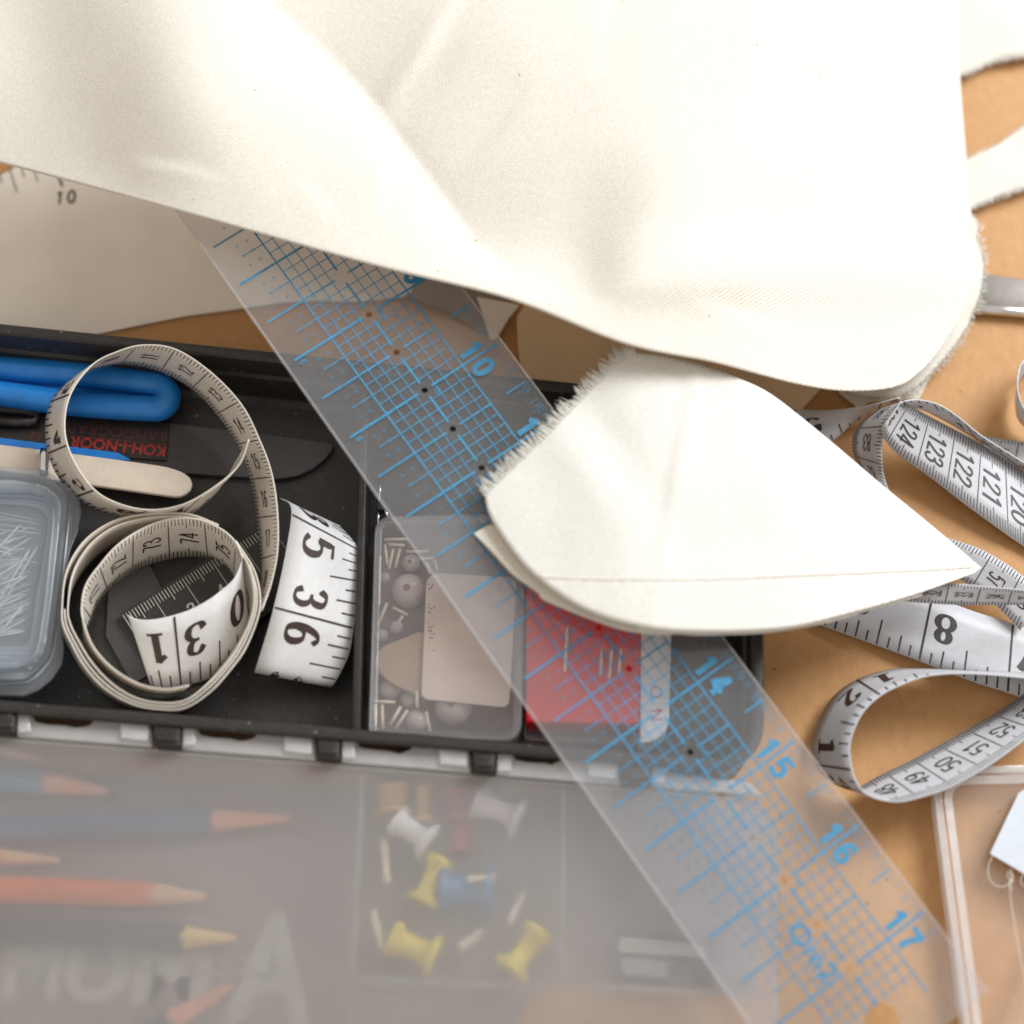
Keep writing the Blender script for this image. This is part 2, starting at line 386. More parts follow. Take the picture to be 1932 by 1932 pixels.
def glyph(ch, thin, thick, serif=False):
    """list of small quads in glyph units (width .6, height 1)"""
    q = []
    for s in G[ch]+(SERIF.get(ch, []) if serif else []):
        if len(s) < 8:
            s = [(s[i][0]+(s[i+1][0]-s[i][0])*f/5, s[i][1]+(s[i+1][1]-s[i][1])*f/5) for i in range(len(s)-1) for f in range(5)]+[s[-1]]
        pts = [Vector((x, y)) for x, y in s]; L = []
        for i, p in enumerate(pts):
            a = pts[i-1] if i else p; b = pts[i+1] if i < len(pts)-1 else p
            t = (b-a).normalized()
            wd = thin+(thick-thin)*abs(t.y)**1.5
            if i == 0: p = p-t*thin*.4
            if i == len(pts)-1: p = p+t*thin*.4
            nr = Vector((-t.y, t.x))*wd/2; L.append((p+nr, p-nr))
        for (a, b), (c, d) in zip(L, L[1:]): q.append([a, b, d, c])
    if serif:
        for x, y in BALL.get(ch, []):
            e = [Vector(p) for p in ell(x, y, .065, .06, 8)[:-1]]; q.append(e)
    return q
def text(string, p0, p1, hmm, m, name, parent, bold=0.0, width=None, flip=False, lift=0.0, outline=False):
    """lettering from the built-in font, baseline from world point p0 towards p1, cap height hmm"""
    cu = bpy.data.curves.new('t', 'FONT'); cu.body = string; cu.offset = bold; cu.resolution_u = 3
    o = bpy.data.objects.new('t', cu); col.objects.link(o)
    dg = bpy.context.evaluated_depsgraph_get(); me = bpy.data.meshes.new_from_object(o.evaluated_get(dg))
    bpy.data.objects.remove(o)
    vs = np.array([v.co[:] for v in me.vertices]); x0, x1 = vs[:, 0].min(), vs[:, 0].max(); ch = .73
    ex = (p1-p0); Ln = ex.length; ex.normalize(); up = Vector((0, 0, 1))
    nrm = up; ey = nrm.cross(ex).normalized()
    sx = Ln/(x1-x0); sy = hmm*.001/ch
    for v in me.vertices: v.co = p0+ex*((v.co.x-x0)*sx)+ey*(v.co.y*sy)+Vector((0, 0, lift*.001))
    me.materials.clear(); me.materials.append(m); me.update()
    me.name = name
    return link(name, me, parent)

# ------------------------------------------------------------------ TABLE
b = MB(); b.add([(-1.2, -1.0, 0), (1.2, -1.0, 0), (1.2, 1.2, 0), (-1.2, 1.2, 0), (-1.2, -1.0, -.03), (1.2, -1.0, -.03), (1.2, 1.2, -.03), (-1.2, 1.2, -.03)],
      [(0, 1, 2, 3), (7, 6, 5, 4), (0, 4, 5, 1), (1, 5, 6, 2), (2, 6, 7, 3), (3, 7, 4, 0)])
t = b.build('table_top', M['table']); t['kind'] = 'structure'

# ------------------------------------------------------------------ BLACK ORGANISER WITH FROSTED LID
HR = 22.0
def rearY(x): return 611+.103*x
def frontY(x): return 1344+.083*x
tray = thing('organizer_box', 'black plastic organiser tray with a frosted hinged lid lying open, full of sewing tools', 'organizer', P(650, 1010, 0))
TC = [P(-120, frontY(-120), HR), P(1441, frontY(1441)-2, HR), P(1441, rearY(1441), HR), P(-120, rearY(-120), HR)]
o_top = rounded(TC, [4, 12, 12, 4], 6)
b = MB()
L = [inset(o_top, 1.4, -HR+.2), inset(o_top, 1.2, -2.2), inset(o_top, .2, -2.0), o_top[:], inset(o_top, .5, .5), inset(o_top, 2.4, .5), inset(o_top, 3.1, -.2), inset(o_top, 3.5, -7.5), inset(o_top, 4.4, -8.2), inset(o_top, 5.4, -HR+4.0), inset(o_top, 7.0, -HR+2.6)]
b.loops(L, True, True)
bevel(b.build('tray', M['black'], tray), .35, 2)
def wall(name, a, c, th, h0, h1, m, parent):
    a = Vector(a); c = Vector(c); d = (c-a).normalized(); n = Vector((-d.y, d.x, 0))*th*.0005
    b = MB(); z = Vector((0, 0, h1*.001))
    a = Vector((a.x, a.y, 0)); c = Vector((c.x, c.y, 0))
    b.prism([a+n+z, c+n+z, c-n+z, a-n+z], h1-h0); return bevel(b.build(name, m, parent), .3, 2)
wall('divider', P(690, 706, 17), P(671, 1384, 17), 2.0, 2, 17, M['black'], tray)
lugs = [(-30, 28), (289, 340), (598, 641), (891, 935), (1173, 1226)]
def baseY(x): return 1388+.0803*x
for xl, xr in lugs:
    xm = (xl+xr)/2; b = MB()
    yt = frontY(xm)-20; yb = baseY(xm)-6
    b.prism(poly([(xl, yt-1), (xr, yt+2), (xr-1, yb+1), (xl+1, yb-2)], 21.4), 6.5)
    b.prism(poly([(xl+4, yb-22), (xr-4, yb-20), (xr-5, yb-8), (xl+5, yb-10)], 22.2), .9)
    bevel(b.build('hinge_lug', M['black'], tray), .8, 3)
# frosted lid lying open towards the viewer
LH = 17.5
lid = bpy.data.objects.new('lid', None); col.objects.link(lid); attach(lid, tray); lid.empty_display_size = .01
LC = [P(-140, 2150, LH), P(1468, 2150, LH), P(1466, baseY(1466), LH), P(-140, baseY(-140), LH)]
lo = rounded(LC, [3, 3, 11, 3], 6)
b = MB(); b.prism(lo, 1.2)
lid_o = b.build('lid_panel', M['lid'], tray); lid_o.name = 'lid_panel'
bpy.data.objects.remove(lid)
b = MB(); b.ring(inset(lo, -.15, .02), inset(lo, 1.5, .02), 3.6); bevel(b.build('lid_rim', M['lid_rib'], tray), .5, 2)
# wavy hinge strip with knuckles
for (xl, xr), (nl, nr) in zip(lugs, lugs[1:]+[(1440, 1460)]):
    pts = []; e = min(nl, 1440)
    def B(x, d): return (x, baseY(x)-d)
    pts += [B(xr+2, 2), B(xr+3, 46), B(xr+30, 47), B(xr+38, 33), B(xr+60, 30+rng.uniform(-2, 2)), B(xr+95, 31), B(xr+112, 28)]
    if e > xr+230: pts += [B(e-130, 31), B(e-118, 36), B(e-108, 51), B(e-60, 55), B(e-8, 50), B(e-3, 30), B(e-3, 2)]
    else: pts += [B(e-30, 28), B(e, 2)]
    b = MB(); b.prism(poly(pts, LH+1.2), 2.4)
    if e > xr+230:
        b.prism(poly([B(e-64, 53), B(e-8, 49), B(e-10, 12), B(e-62, 14)], LH+2.6), 1.3)
    b.prism(poly([B(xr+4, 44), B(xr+28, 44), B(xr+30, 12), B(xr+4, 8)], LH+2.4), 1.1)
    bevel(b.build('hinge_tab', M['lid_tab'], tray), .7, 3)
for a, c in [((683, 1452), (655, 2000)), ((1063, 1482), (1060, 2000)), ((-100, 1815), (1440, 1875))]:
    wall('lid_rib', P(a[0], a[1], LH-1.3), P(c[0], c[1], LH-1.3), .9, 9.5, LH-1.3, M['lid_rib'], tray)

# ------------------------------------------------------------------ THINGS UNDER THE LID
b = MB(); b.prism(poly([(-120, 1440), (1440, 1530), (1425, 1880), (1020, 1850), (880, 2100), (-120, 2100)], .7), .5)
sheet = tag(b.build('printed_sheet', M['mat']), 'grey brown sheet with pale block letters under the frosted lid', 'sheet')
for ch, x0, x1, y, hh in [('M', 4, 108, 1876, 16), ('O', 112, 236, 1884, 16), ('M', 246, 388, 1892, 17), ('A', 420, 586, 1915, 26)]:
    text(ch, P(x0, y, .8), P(x1, y+.07*(x1-x0), .8), hh, M['pale_print'], 'lettering', sheet, bold=.035)
def pencil(x0, y0, x1, y1, x2, y2, wpx, body, wood, label, h=4.0, z2=None):
    """body from 0 to 1, sharpened cone from 1 to tip 2"""
    a, c, e = P(x0, y0, h), P(x1, y1, h), P(x2, y2, h if z2 is None else z2)
    r = wpx/7.1/2
    t = thing('pencil', label, 'pencil', P((x0+x1)/2, (y0+y1)/2, 0), 'pencils under the frosted lid')
    ax = (c-a).normalized(); u = Vector((-ax.y, ax.x, 0)).normalized(); v = ax.cross(u)
    hexr = lambda p, rr: [p+(u*math.cos(k*math.pi/3+.52)+v*math.sin(k*math.pi/3+.52))*rr*.001 for k in range(6)]
    b = MB()
    # scalloped end: 12-point ring
    def r12(p, rr, sc=0):
        out = []
        for k in range(12):
            an = k*math.pi/6+.52; rad = rr if k % 2 == 0 else rr*.93
            out.append(p+(u*math.cos(an)+v*math.sin(an))*rad*.001+ax*(sc*.001*(1 if k % 2 else -1)))
        return out
    b.loops([r12(a, r), r12(c, r, .9)], True, False)
    b.build('body', paint('paint_'+body[0], body[1]) if body[0] not in M else M[body[0]], t)
    b = MB(); f = .86; tip = c+(e-c)*f
    b.loops([r12(c-ax*.0015, r*.96), r12(c+(e-c)*.02, r*.9), r12(tip, r*.24)], False, True)
    b.build('sharpened_wood', wood, t)
    b = MB(); b.loops([r12(tip, r*.22), r12(e, r*.05)], True, True); b.build('lead', M['ink'] if 'lead' not in body else M['ink'], t)
    return t
pencil(-140, 1462, 88, 1477, 226, 1497, 52, ('dusty_blue', (.05, .21, .36)), M['wood_pink'], 'teal blue pencil with a broad pink sharpened tip, topmost on the left edge', 5)
pencil(-140, 1391, 2, 1414, 124, 1447, 34, ('brown', (.20, .11, .06)), M['wood_tip'], 'pencil showing only its tan tip above the teal blue one', 3)
pencil(-140, 1570, 403, 1549, 568, 1544, 50, ('navy', (.06, .11, .24)), M['wood_pink'], 'long navy pencil with a salmon tip, second from the hinge', 4)
pencil(-140, 1606, 4, 1617, 134, 1625, 34, ('vermilion', (.75, .10, .02)), M['wood_tip'], 'short red pencil end with tan wood between navy and orange pencils', 3)
pencil(-140, 1675, 288, 1689, 408, 1695, 50, ('orange', (.78, .15, .015)), M['wood_tip'], 'bright orange pencil with a tan sharpened tip', 4)
pencil(-140, 1752, 346, 1769, 464, 1771, 48, ('slate', (.03, .03, .04)), M['wood_yellow'], 'dark slate pencil with a yellow wood tip below the orange one', 4)
pencil(190, 2050, 322, 1925, 462, 1845, 48, ('ink_blue', (.04, .045, .07)), M['wood_pink'], 'dark pencil with a pink red tip slanting up from the bottom edge', 5)

def push_pin(x0, y0, x1, y1, rpx, colr, label, h=5.0, mid=.72, needle=None):
    rpx *= 1.25
    t = thing('push_pin', label, 'push pin', P((x0+x1)/2, (y0+y1)/2, 0), 'push pins under the frosted lid')
    a, c = P(x0, y0, h), P(x1, y1, h); L = (c-a).length*1000; r = rpx/7.1; ax = c-a
    b = MB(); b.lathe([(0, r*.8), (L*.05, r), (L*.16, r), (L*.24, r*mid), (L*.55, r*mid*.85), (L*.78, r*mid), (L*.86, r*1.15), (L*.97, r*1.2), (L, r)], a, ax, 18)
    b.build('cap', colr, t)
    b = MB(); b.lathe([(0, .45), (8, .4), (10, .05)], c, ax, 8); b.build('needle', M['steel'], t)
    return t
Y = paint('pin_yellow', (.80, .64, .02)); Bl = paint('pin_blue', (.06, .24, .50)); Wh = paint('pin_white', (.85, .85, .84))
Or = paint('pin_orange', (.80, .48, .14)); Rd = paint('pin_red', (.48, .06, .06)); Li = paint('pin_lilac', (.75, .70, .76))
push_pin(742, 1480, 742, 1538, 26, Or, 'stubby orange push pin nearest the hinge on the left', 4, .9)
push_pin(800, 1480, 796, 1556, 15, Or, 'thin orange push pin standing beside the stubby one', 4, .8)
push_pin(745, 1545, 812, 1592, 24, Wh, 'white push pin lying slantwise below the orange ones', 9)
push_pin(862, 1490, 868, 1550, 24, Rd, 'dull red push pin beside the lilac one', 3)
push_pin(868, 1560, 866, 1610, 18, Rd, 'dull red push pin standing over the blue one', 3)
push_pin(896, 1508, 984, 1548, 26, Li, 'pale lilac push pin near the hinge on the right', 7)
push_pin(832, 1618, 796, 1706, 22, Y, 'yellow push pin left of the blue one', 6)
push_pin(826, 1678, 930, 1682, 32, Bl, 'blue push pin in the middle of the pins', 5, .7)
push_pin(735, 1768, 824, 1808, 26, Y, 'fat golden yellow push pin at the lower left of the pins', 7)
push_pin(1020, 1752, 960, 1834, 24, Y, 'lemon yellow push pin at the lower right of the pins', 8)
def peg(x0, y0, x1, y1, rpx, label, h=7.0):
    a, c = P(x0, y0, h), P(x1, y1, h); L = (c-a).length*1000; r = rpx/7.1
    b = MB(); b.lathe([(0, r*.9), (L*.06, r*1.25), (L*.12, r), (L*.88, r), (L*.94, r*1.25), (L, r*.9)], a, c-a, 12)
    return tag(b.build('brass_peg', paint('peg_cream', (.72, .62, .45)) if 'peg_cream' not in M else M['peg_cream']), label, 'peg', 'cream pegs among the push pins')
peg(724, 1586, 729, 1668, 8, 'cream peg standing upright left of the yellow push pins')
peg(702, 1718, 722, 1792, 8, 'cream peg leaning beside the lid rib on the left')
peg(882, 1660, 934, 1656, 8, 'short bright cream peg lying on the blue push pin', 10)
peg(986, 1688, 960, 1742, 8, 'cream peg slanting right of the blue push pin')
peg(866, 1790, 910, 1758, 9, 'cream peg between the two lower yellow push pins')
# pencil sharpener
sh = thing('pencil_sharpener', 'grey metal pencil sharpener lying under the lid beside the ruler', 'sharpener', P(1250, 1800, 0))
b = MB(); b.prism(poly([(1166, 1752), (1352, 1770), (1342, 1868), (1178, 1842)], 9), 7); bevel(b.build('body', paint('sharpener_grey', (.05, .05, .055)), sh), 1.2, 3)
b = MB(); b.prism(poly([(1168, 1766), (1335, 1784), (1332, 1808), (1168, 1796)], 9.8), .7); b.build('blade', paint('sharpener_blade', (.42, .41, .38)), sh)
b = MB(); b.prism(poly([(1172, 1806), (1262, 1815), (1256, 1846), (1180, 1838)], 9.7), .6); b.build('side_plate', paint('sharpener_plate', (.28, .29, .30)), sh)

# ------------------------------------------------------------------ TRAY CONTENTS, LEFT
FL = 2.7     # tray floor
# dark flat pen case with red lettering
pc = thing('pen_case', 'flat dark pen case with red upside-down lettering under the blue handle', 'pen case', P(300, 850, FL))
leaf = [(-120, 770), (320, 798), (450, 815), (560, 828), (628, 838), (626, 850), (612, 866), (590, 884), (562, 897), (527, 903), (400, 896), (250, 885), (-120, 850)]
b = MB(); b.prism(poly(leaf, 4.6), 1.6); b.build('sleeve', M['sleeve'], pc)
b = MB(); b.prism(poly([(-120, 768), (318, 797), (313, 868), (-120, 840)], 5.4), .7); b.build('pen_body', M['sleeve_black'], pc)
text('KOH-I-NOOR', P(314, 842.5, 5.45), P(134, 823.5, 5.45), 3.2, M['red_print'], 'lettering', pc, bold=.022)
text('RAPIDOGRAPH', P(317, 814, 5.45), P(112, 795, 5.45), 3.4, M['red_faint'], 'lettering', pc, bold=-.008)
text('82', P(80, 817, 5.45), P(58, 815, 5.45), 2.8, M['red_faint'], 'lettering', pc)
b = MB(); b.prism(poly([(317, 838), (317, 840), (110, 821), (110, 819)], 5.5), .1); b.build('underline', M['red_faint'], pc)
# grey flat pieces on the tray floor inside the coil
b = MB(); b.prism(poly([(205, 1105), (280, 1060), (305, 1110), (320, 1250), (250, 1290), (200, 1200)], FL+1.2), 1.1)
tag(b.build('grey_plate', M['sleeve']), 'small dark grey plate on the tray floor inside the tape coil', 'plate')
# blue handle
hd = thing('craft_knife', 'long blue plastic tool handle with a grooved middle and rounded end', 'tool handle', P(150, 730, FL))
top = [(-130, 680), (0, 695), (150, 707), (285, 724)]; bot = [(286, 771), (150, 762), (0, 743), (-130, 726)]
arc = [(301, 728), (312, 736), (317, 747), (314, 760), (303, 769)]
pth = resample([(p.x, p.y, p.z) for p in poly(top+arc+bot, 9.5)], 140)
b = MB(); b.tube([Vector(p) for p in pth], 3.55, 14); b.build('grip', M['blue_handle'], hd)
b = MB(); b.prism(poly([(-130, 690), (290, 730), (306, 750), (288, 766), (-130, 720)], 8.2), 2.5); b.build('groove', M['blue_handle'], hd)
b = MB(); b.prism(poly([(-130, 812), (0, 826), (160, 846), (222, 854), (248, 868), (200, 868), (0, 845), (-130, 828)], 7.4), 1.8)
tag(b.build('ruler_strip', M['blue_handle']), 'thin blue plastic strip peeking out above the beige stick', 'strip')
# black loop of a scissor ring at far left
b = MB(); b.tube(poly([(-60, 770), (0, 772), (50, 776), (72, 784), (66, 796), (30, 798), (-60, 792)], 7), 1.2, 10)
tag(b.build('black_clip', M['black']), 'glossy black clip below the blue handle at the left edge', 'clip')
b = MB()
st = [(-130, 822), (0, 838), (150, 857), (295, 877), (330, 885), (352, 895), (362, 908), (360, 922), (350, 932), (334, 937), (300, 933), (185, 917), (0, 893), (-130, 876)]
b.prism(poly([tuple(p) for p in resample(st+[st[0]], 90)], 9.6), 1.5)
tag(bevel(b.build('wooden_stick', M['stick']), .4, 2), 'flat beige wooden stick with a rounded end in the tray', 'stick')
b = MB(); b.lathe([(0, 1.3), (2, 1.6), (6, 1.5), (7.5, 1.1)], P(85, 848, 11), P(84, 872, 11)-P(85, 848, 11), 14)
tag(b.build('metal_ferrule', M['chrome']), 'tiny shiny metal ferrule on the beige stick by the pin box', 'ferrule')
# black ruler with white marks
br = thing('black_ruler', 'black ruler with white ticks and numbers lying under the tape coil', 'ruler', P(380, 1100, FL))
ra, rc = P(226, 1158, 6.0), P(506, 985, 6.0); rd = (rc-ra).normalized(); rn = Vector((rd.y, -rd.x, 0)); RW = .022
b = MB(); b.prism([ra, rc, rc+rn*RW, ra+rn*RW], 1.2); b.build('strip', M['black'], br)
wp = paint('white_print', (.45, .45, .36)); b = MB(); lp = Vector((0, 0, .00006)); RL = (rc-ra).length
def rq(u0, v0, u1, v1, wd):
    p, q = ra+rd*u0+rn*v0+lp, ra+rd*u1+rn*v1+lp; d = (q-p).normalized(); n = Vector((-d.y, d.x, 0))*wd/2
    b.add([p+n, p-n, q-n, q+n], [(0, 1, 2, 3)])
k = 0; un = .0090; u = .0005
while u < RL:
    ln = .0165 if k % 10 == 0 else (.0048 if k % 5 == 0 else .0034)
    rq(u, .0008, u, ln, .00022); k += 1; u += un/10
def rglyph(ch, u, v, hh):
    for q in glyph(ch, .11, .16):
        b.add([ra+rd*(u+(p.x-.3)*hh)+rn*(v-(p.y-.5)*hh)+lp*(1+(len(b.f) % 29)*.05) for p in q], [tuple(range(len(q)))])
for n_ in range(1, 5): rglyph(str(n_+1), .0005+un*n_-.0021, .0098, .0038)
b.build('white_marks', wp, br)

# ------------------------------------------------------------------ PIN BOX
HB = 15.0
fl = [(-120, 872), (0, 879), (81, 885), (105, 899), (132, 919), (149, 941), (153, 963), (147, 1002), (133, 1036), (124, 1080), (116, 1130), (115, 1169), (120, 1223), (117, 1252), (98, 1281), (74, 1301), (44, 1313), (-120, 1309)]
rm = [(-120, 882), (0, 887), (73, 897), (100, 908), (118, 924), (126, 942), (127, 955), (124, 990), (120, 1031), (114, 1080), (108, 1130), (103, 1175), (98, 1215), (92, 1237), (79, 1254), (64, 1270), (45, 1281), (-120, 1289)]
rc_ = [(-120, 922), (0, 929), (60, 930), (80, 936), (92, 946), (99, 958), (100, 970), (98, 1000), (94, 1040), (90, 1080), (85, 1130), (80, 1165), (74, 1205), (69, 1225), (60, 1240), (49, 1252), (34, 1259), (-120, 1263)]
wn = [(-120, 946), (0, 951), (50, 953), (68, 957), (80, 964), (88, 974), (91, 984), (89, 1005), (85, 1031), (79, 1070), (70, 1118), (66, 1145), (62, 1175), (59, 1195), (55, 1210), (48, 1216), (36, 1219), (-120, 1221)]
pb = thing('pin_box', 'milky blue plastic box of steel pins with a rounded lid at the left edge', 'pin box', P(0, 1100, FL))
b = MB(); b.prism(poly(fl, HB), 1.0); bevel(b.build('flange', M['pinbox'], pb), .4, 2)
b = MB(); b.ring(poly(rm, HB+4), poly(rc_, HB+4), 3.8); bevel(b.build('lid_rim', M['pinbox_rim'], pb), 1.1, 3)
b = MB(); b.prism(poly(rc_, HB+1.6), .9); b.build('lid_recess', M['pinbox'], pb)
b = MB(); b.ring(poly(rc_, HB+1.9), [p for p in poly(wn, HB+1.9)], .25); b.build('lid_step', M['pinbox'], pb)
b = MB(); b.ring(inset(poly(rm, HB-1.2), 1.2), inset(poly(rm, HB-1.2), 2.0), HB-1.2-FL-.2); b.build('box_wall', M['pinbox'], pb)
PL = [(0, 440, 310, 500), (0, 470, 320, 530), (0, 530, 320, 570), (0, 570, 320, 600), (0, 605, 60, 578), (0, 735, 100, 765), (0, 870, 190, 760), (0, 905, 250, 830), (0, 760, 330, 835), (0, 1030, 190, 920), (0, 1180, 300, 680), (0, 1100, 240, 700), (0, 1080, 250, 980), (0, 1130, 240, 1020), (0, 1200, 240, 1100), (0, 1240, 230, 1120), (0, 1290, 210, 1170), (0, 1365, 210, 1250), (0, 1335, 150, 1255), (0, 1342, 200, 1338), (0, 1520, 240, 1518), (0, 1552, 110, 1560), (0, 1600, 200, 1602), (0, 1385, 190, 1350), (0, 700, 40, 670), (0, 940, 120, 870), (0, 960, 210, 880), (0, 1060, 130, 1000), (0, 1220, 240, 1135), (0, 1160, 180, 1085), (0, 1265, 120, 1220), (0, 490, 200, 505), (0, 810, 60, 790), (0, 850, 140, 790)]
for k in range(62):
    yb = rng.uniform(640, 1380); ln_ = rng.uniform(70, 250); sl = rng.choice([-.15, -.35, -.5, -.55, -.62, -1.2, .25])
    PL.append((0, yb, ln_, min(max(yb+sl*ln_, 520), 1600)))
for i, (x0, y0, x1, y1) in enumerate(PL):
    z = 9.5+(i % 6)*1.0
    x0 -= 130; y0 += (y0-y1)*130/max(60, (x1-x0-130))
    a, c = P(x0*.245, 860+y0*.245, z), P(x1*.245, 860+y1*.245, z+rng.uniform(-.6, .6))
    b = MB(); L = (c-a).length*1000
    b.lathe([(0, .33), (L-2.5, .33), (L, .04)], a, c-a, 6); b.lathe([(-.7, .4), (-.5, .8), (0, .8), (.2, .3)], a, c-a, 8)
    tag(b.build('straight_pin', M['pin']), 'thin steel straight pin lying in the milky blue pin box', 'pin', 'straight pins in the milky box')

# ------------------------------------------------------------------ BEAD BOX
bb = thing('bead_box', 'clear plastic box of pearls and bugle beads under the ruler edge', 'bead box', P(840, 1190, FL))
bo = rounded([P(694, 1394, 16), P(984, 1398, 16), P(992, 968, 16), P(707, 973, 16)], [3.2, 4.5, 4, 4.5], 6)
b = MB(); b.ring(bo, inset(bo, 2.2), 2.0); bevel(b.build('lid_rim', M['bead_box_rim'], bb), .5, 2)
b = MB(); b.prism(inset(bo, 2.1, -.6), .8); b.build('lid_panel', M['bead_box'], bb)
b = MB(); b.ring(inset(bo, .7, -2.1), inset(bo, 1.5, -2.1), 10.9); b.build('box_wall', M['bead_box'], bb)
b = MB(); b.prism(inset(bo, 1.6, -12.2), .9); b.build('box_floor', simple('box_floor_plastic', (.20, .175, .17), .5, .2, 120), bb)
BG = [(725, 1018, 770, 1017), (733, 1027, 764, 1029), (726, 1028, 731, 1065), (742, 1036, 734, 1073), (755, 1035, 746, 1070), (766, 1041, 809, 1040), (792, 1054, 822, 1053), (717, 1050, 716, 1140), (730, 1138, 714, 1178), (741, 1146, 769, 1160), (706, 1323, 746, 1325), (708, 1330, 709, 1370), (721, 1330, 722, 1375), (756, 1333, 736, 1368), (769, 1340, 746, 1375), (804, 1343, 811, 1380), (786, 1303, 787, 1335), (806, 1062, 810, 1082), (760, 1162, 748, 1180), (820, 1056, 826, 1078)]
for x0, y0, x1, y1 in BG:
    a, c = P(x0, y0, 12), P(x1, y1, 12)
    b = MB(); b.lathe([(0, .42), ((c-a).length*1000, .42)], a, c-a, 8)
    tag(b.build('bugle_bead', M['bugle']), 'thin cream bugle bead at the upper end of the clear bead box' if y0 < 1250 else 'thin cream bugle bead at the lower end of the clear bead box near the hinge', 'bead', 'upper bugle beads in the clear box' if y0 < 1250 else 'lower bugle beads in the clear box')
PR = [(771, 1115, 33, 'largest pearl bead at the upper left of the bead box', 1), (775, 1063, 18, 'tan pearl bead with a visible hole above the largest pearl', 1), (726, 1090, 11, 'small bright pearl bead against the left wall of the bead box', 0), (748, 1184, 13, 'small pale bead in the upper group above the horn button', 0), (721, 1199, 12, 'small pearl bead touching the left wall above the horn button', 0), (735, 1300, 20, 'medium pearl bead at the lower left below the horn button', 0), (770, 1320, 14, 'dim small bead right of the medium lower pearl', 0), (786, 1360, 21, 'medium pearl bead at the bottom of the bead box', 0), (856, 1334, 35, 'large grey pearl bead with a ringed hole below the tan card', 1)]
for x, y, r, lab, hole in PR:
    rr = r/7.15; c = P(x, y, 4.6+rr*.55)
    t = thing('pearl_bead', lab, 'bead', P(x, y, 3.9), 'pearl beads in the clear box')
    b = MB(); b.lathe([(-rr*math.cos(a*math.pi/14)*.93, rr*math.sin(a*math.pi/14)) for a in range(15)], c, (0, 0, 1), 24); b.build('ball', M['pearl'], t)
    if hole:
        d = (CP-c).normalized()+Vector((-.12, .22, 0)); d.normalize()
        b = MB(); b.lathe([(-.3, rr*.20), (.12, rr*.20), (.16, rr*.12)], c+d*(rr*.985*.001), d, 16); b.build('hole', M['bead_hole'], t)
b = MB(); b.prism(poly([tuple(p) for p in resample([(792, 1190), (750, 1207), (718, 1222), (707, 1250), (725, 1280), (760, 1300), (800, 1315), (815, 1290), (815, 1200)], 30)], 11), 2)
tag(bevel(b.build('horn_button', M['button']), .6, 3), 'flat beige horn button half under the tan card in the bead box', 'button')
cd_ = thing('tan_card', 'rounded tan card lying on top of the beads in the clear box', 'card', P(880, 1210, 12))
b = MB(); b.prism(rounded([P(795, 1318, 12.8), P(960, 1335, 12.8), P(975, 1090, 12.8), P(805, 1080, 12.8)], [2.0, 1.8, 2, 3.2], 6), .7); b.build('card_sheet', M['label_card'], cd_)
b = MB()
for i in range(26):
    x, y = 806+rng.uniform(0, 12), 1098+rng.choice([0, 40, 75, 88, 112])+rng.uniform(0, 16)
    b.prism(poly([(x, y), (x+rng.uniform(1.5, 4), y), (x+2, y+rng.uniform(2, 5)), (x, y+3)], 12.85), .03)
b.build('worn_print', paint('worn_print_ink', (.30, .24, .21)), cd_)

# ------------------------------------------------------------------ METAL BITS AND RED BOX
ch = thing('chrome_clip', 'small chrome clip standing behind the bead box', 'clip', P(722, 950, FL))
for a, c in [((719, 905), (715, 946)), ((714, 962), (713, 990)), ((725, 959), (733, 978))]:
    b = MB(); b.lathe([(0, .5), ((P(*c, 11)-P(*a, 11)).length*1000, .5)], P(*a, 11), P(*c, 11)-P(*a, 11), 10); b.build('wire', M['chrome'], ch)
b = MB(); b.prism(poly([(712, 948), (736, 950), (738, 962), (713, 961)], 11.5), 3); b.build('clamp', M['black'], ch)
rb = thing('red_case', 'red plastic needle case with a white end under the ruler', 'needle case', P(1120, 1250, FL))
b = MB(); b.prism(poly([(992, 1363), (1207, 1366), (1214, 1080), (992, 1080)], 13), 10); bevel(b.build('body', M['red'], rb), .8, 3)
wl = rounded([P(1208, 1402, 14), P(1262, 1398, 14), P(1270, 1080, 14), P(1212, 1080, 14)], [.5, 7, .5, .5], 6)
b = MB(); b.prism(wl, 11); bevel(b.build('white_end', M['white_plastic'], rb), .5, 2)
text('O', P(1226, 1294, 14.05), P(1227, 1318, 14.05), 3.4, M['pink_print'], 'print', rb)
text('N', P(1226, 1340, 14.05), P(1228, 1360, 14.05), 3.2, M['pink_print'], 'print', rb)
b = MB(); ro = rounded([P(988, 1398, 6), P(1208, 1402, 6), P(1208, 1368, 6), P(990, 1364, 6)], [2, 2, .5, .5], 4); b.prism(ro, 3); b.build('front_skirt', M['bead_box'], rb)
for i, (x0, y0, x1, y1) in enumerate([(1071, 1180, 1066, 1268), (1136, 1222, 1133, 1275), (1155, 1218, 1150, 1280), (1172, 1222, 1168, 1270)]):
    a, c = P(x0, y0, 13.6), P(x1, y1, 13.6); b = MB(); b.lathe([(0, .12), (2, .42), ((c-a).length*1000-1, .42), ((c-a).length*1000, .25)], a, c-a, 8)
    tag(b.build('sewing_needle', M['bugle']), ['long pale sewing needle lying alone on the red case beneath the ruler', 'leftmost of three parallel sewing needles on the red case', 'middle one of three parallel sewing needles on the red case', 'rightmost of three parallel sewing needles on the red case, by the white end'][i], 'needle', 'needles on the red case')

